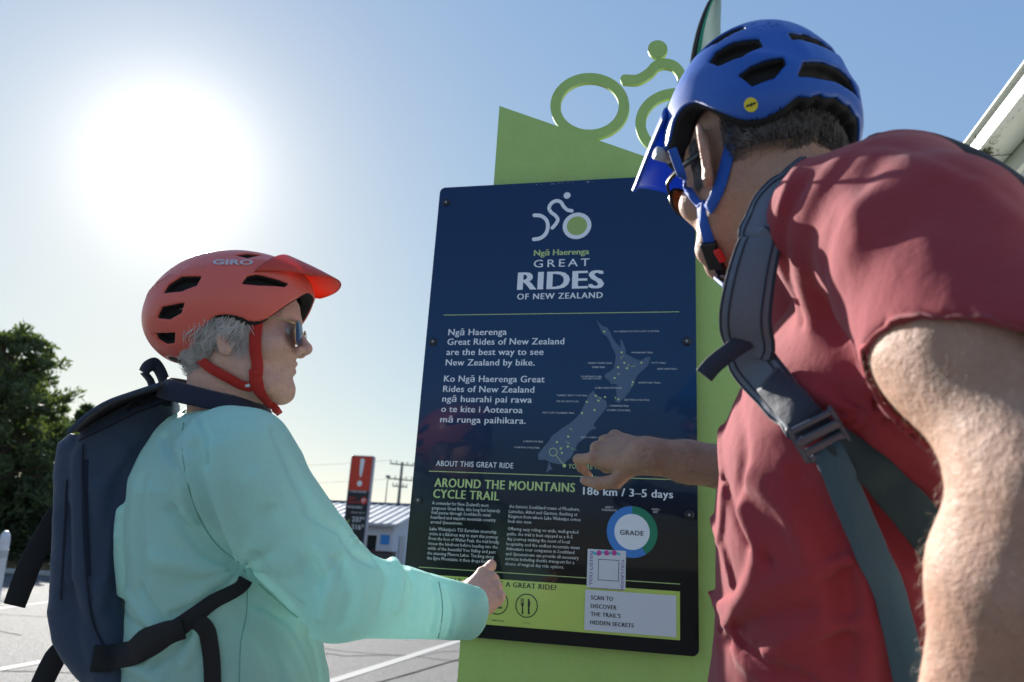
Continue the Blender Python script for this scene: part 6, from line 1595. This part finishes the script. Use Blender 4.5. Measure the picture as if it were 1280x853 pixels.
# piping of the padded strap and the strip that carries the buckle
pi_ = MB()
for sg_ in (-1,1):
    for u_ in (.93,.62):
        ln_ = []
        for i in range(m_):
            t_ = (pt_[min(i+1,m_-1)]-pt_[max(i-1,0)]).normalized(); n = (no_[i]-t_*no_[i].dot(t_)).normalized(); s = t_.cross(n); ln_.append(pt_[i]+s*sg_*ws_[i]/2*u_+n*(.0054 if u_ < .9 else .002))
        pi_.tube(ln_, .0012 if u_ < .9 else .0022, 6)
pi_.build('piping', m_padd, padS, smooth=True)
BP2 = BVHTree.FromPolygons([tuple(v) for v in vs], fs)
tb_ = MB(); pt2, no2 = drape(BP2, [(962,475),(990,505),(1010,528),(1024,545)], .003, .78, n=6); ribbon(tb_, pt2, no2, hermite_w([.034,.037,.036,.036],len(pt2)), .004); tb_.build('strap_patch', m_padd, bpm, smooth=True)
# ladder buckle
dz_ = (pt2[-1]-CAM).dot(cw((0,0,1))); a_ = P(1024,545,dz_-.008); bdir = (P(1040,572,dz_+.004)-P(1008,519,dz_-.004)).normalized(); bn = (-ray(1024,545)).normalized(); bs = bdir.cross(bn).normalized(); bn = bs.cross(bdir); bc_ = a_
m_bk = mat('grey_buckle',(.06,.075,.11),.35,bump=[('noise',300,.1,.0004)])
bk = MB()
for k in (-1.5,-.4,.9): bk.box(bc_+bdir*k*.011+bn*(.003 if k == -.4 else 0), .0085 if k > -1 else .006, .046, .005, bdir, bs, bn, ch=.0015)
bk.box(bc_+bdir*.019, .007, .040, .005, bdir, bs, bn, ch=.0015)
for sg_ in (-1,1): bk.box(bc_+bs*sg_*.0215+bdir*-.001, .042, .005, .007, bdir, bs, bn, ch=.0015)
bk.build('ladder_buckle', m_bk, bpm)
wb_ = MB(); q, n_ = drape(BS, [(1040,572),(1062,620),(1082,670),(1102,730),(1120,790),(1134,860),(1140,900)], .010, .82, n=6); q[0] = bc_+bdir*.012; q[1] = q[0].lerp(q[2],.5)
ribbon(wb_, q, n_, .030, .0022); wb_.build('webbing', m_teal, bpm, smooth=True)
wb2 = MB(); q, n_ = drape(BS, [(1040,545),(1075,575),(1110,610),(1150,655),(1195,712)], .006, .82, n=6); ribbon(wb2, q, n_, hermite_w([.026,.034,.040,.040],len(q)), .0022); wb2.build('lower_webbing', m_tealin, bpm, smooth=True)
ss = MB(); q = catmull([P(935,425,.80),P(915,438,.80),P(893,455,.80),P(880,470,.80)],5); ribbon(ss, q, [cw((-.2,-.2,-1))]*len(q), .020, .0025); ss.build('sternum_strap', m_padd, bpm, smooth=True)
# top edge of the pack rising behind the shoulder
tp = MB()
def topf(u, v):
    c = catmull([P(1096,166,.80),P(1150,163,.80),P(1200,177,.80),P(1250,201,.80),P(1300,236,.80)],8); i = min(len(c)-1,int(u*(len(c)-1)+.5)); return c[i]+cw((0,-.006*math.sin(math.pi*v),.10*v-.0))+cw((.0,.05*v*v,0))
solid_grid(topf, 22, 7, -.01, tp); tp.build('top_edge', m_padd, bpm, smooth=True)
stamp('man')
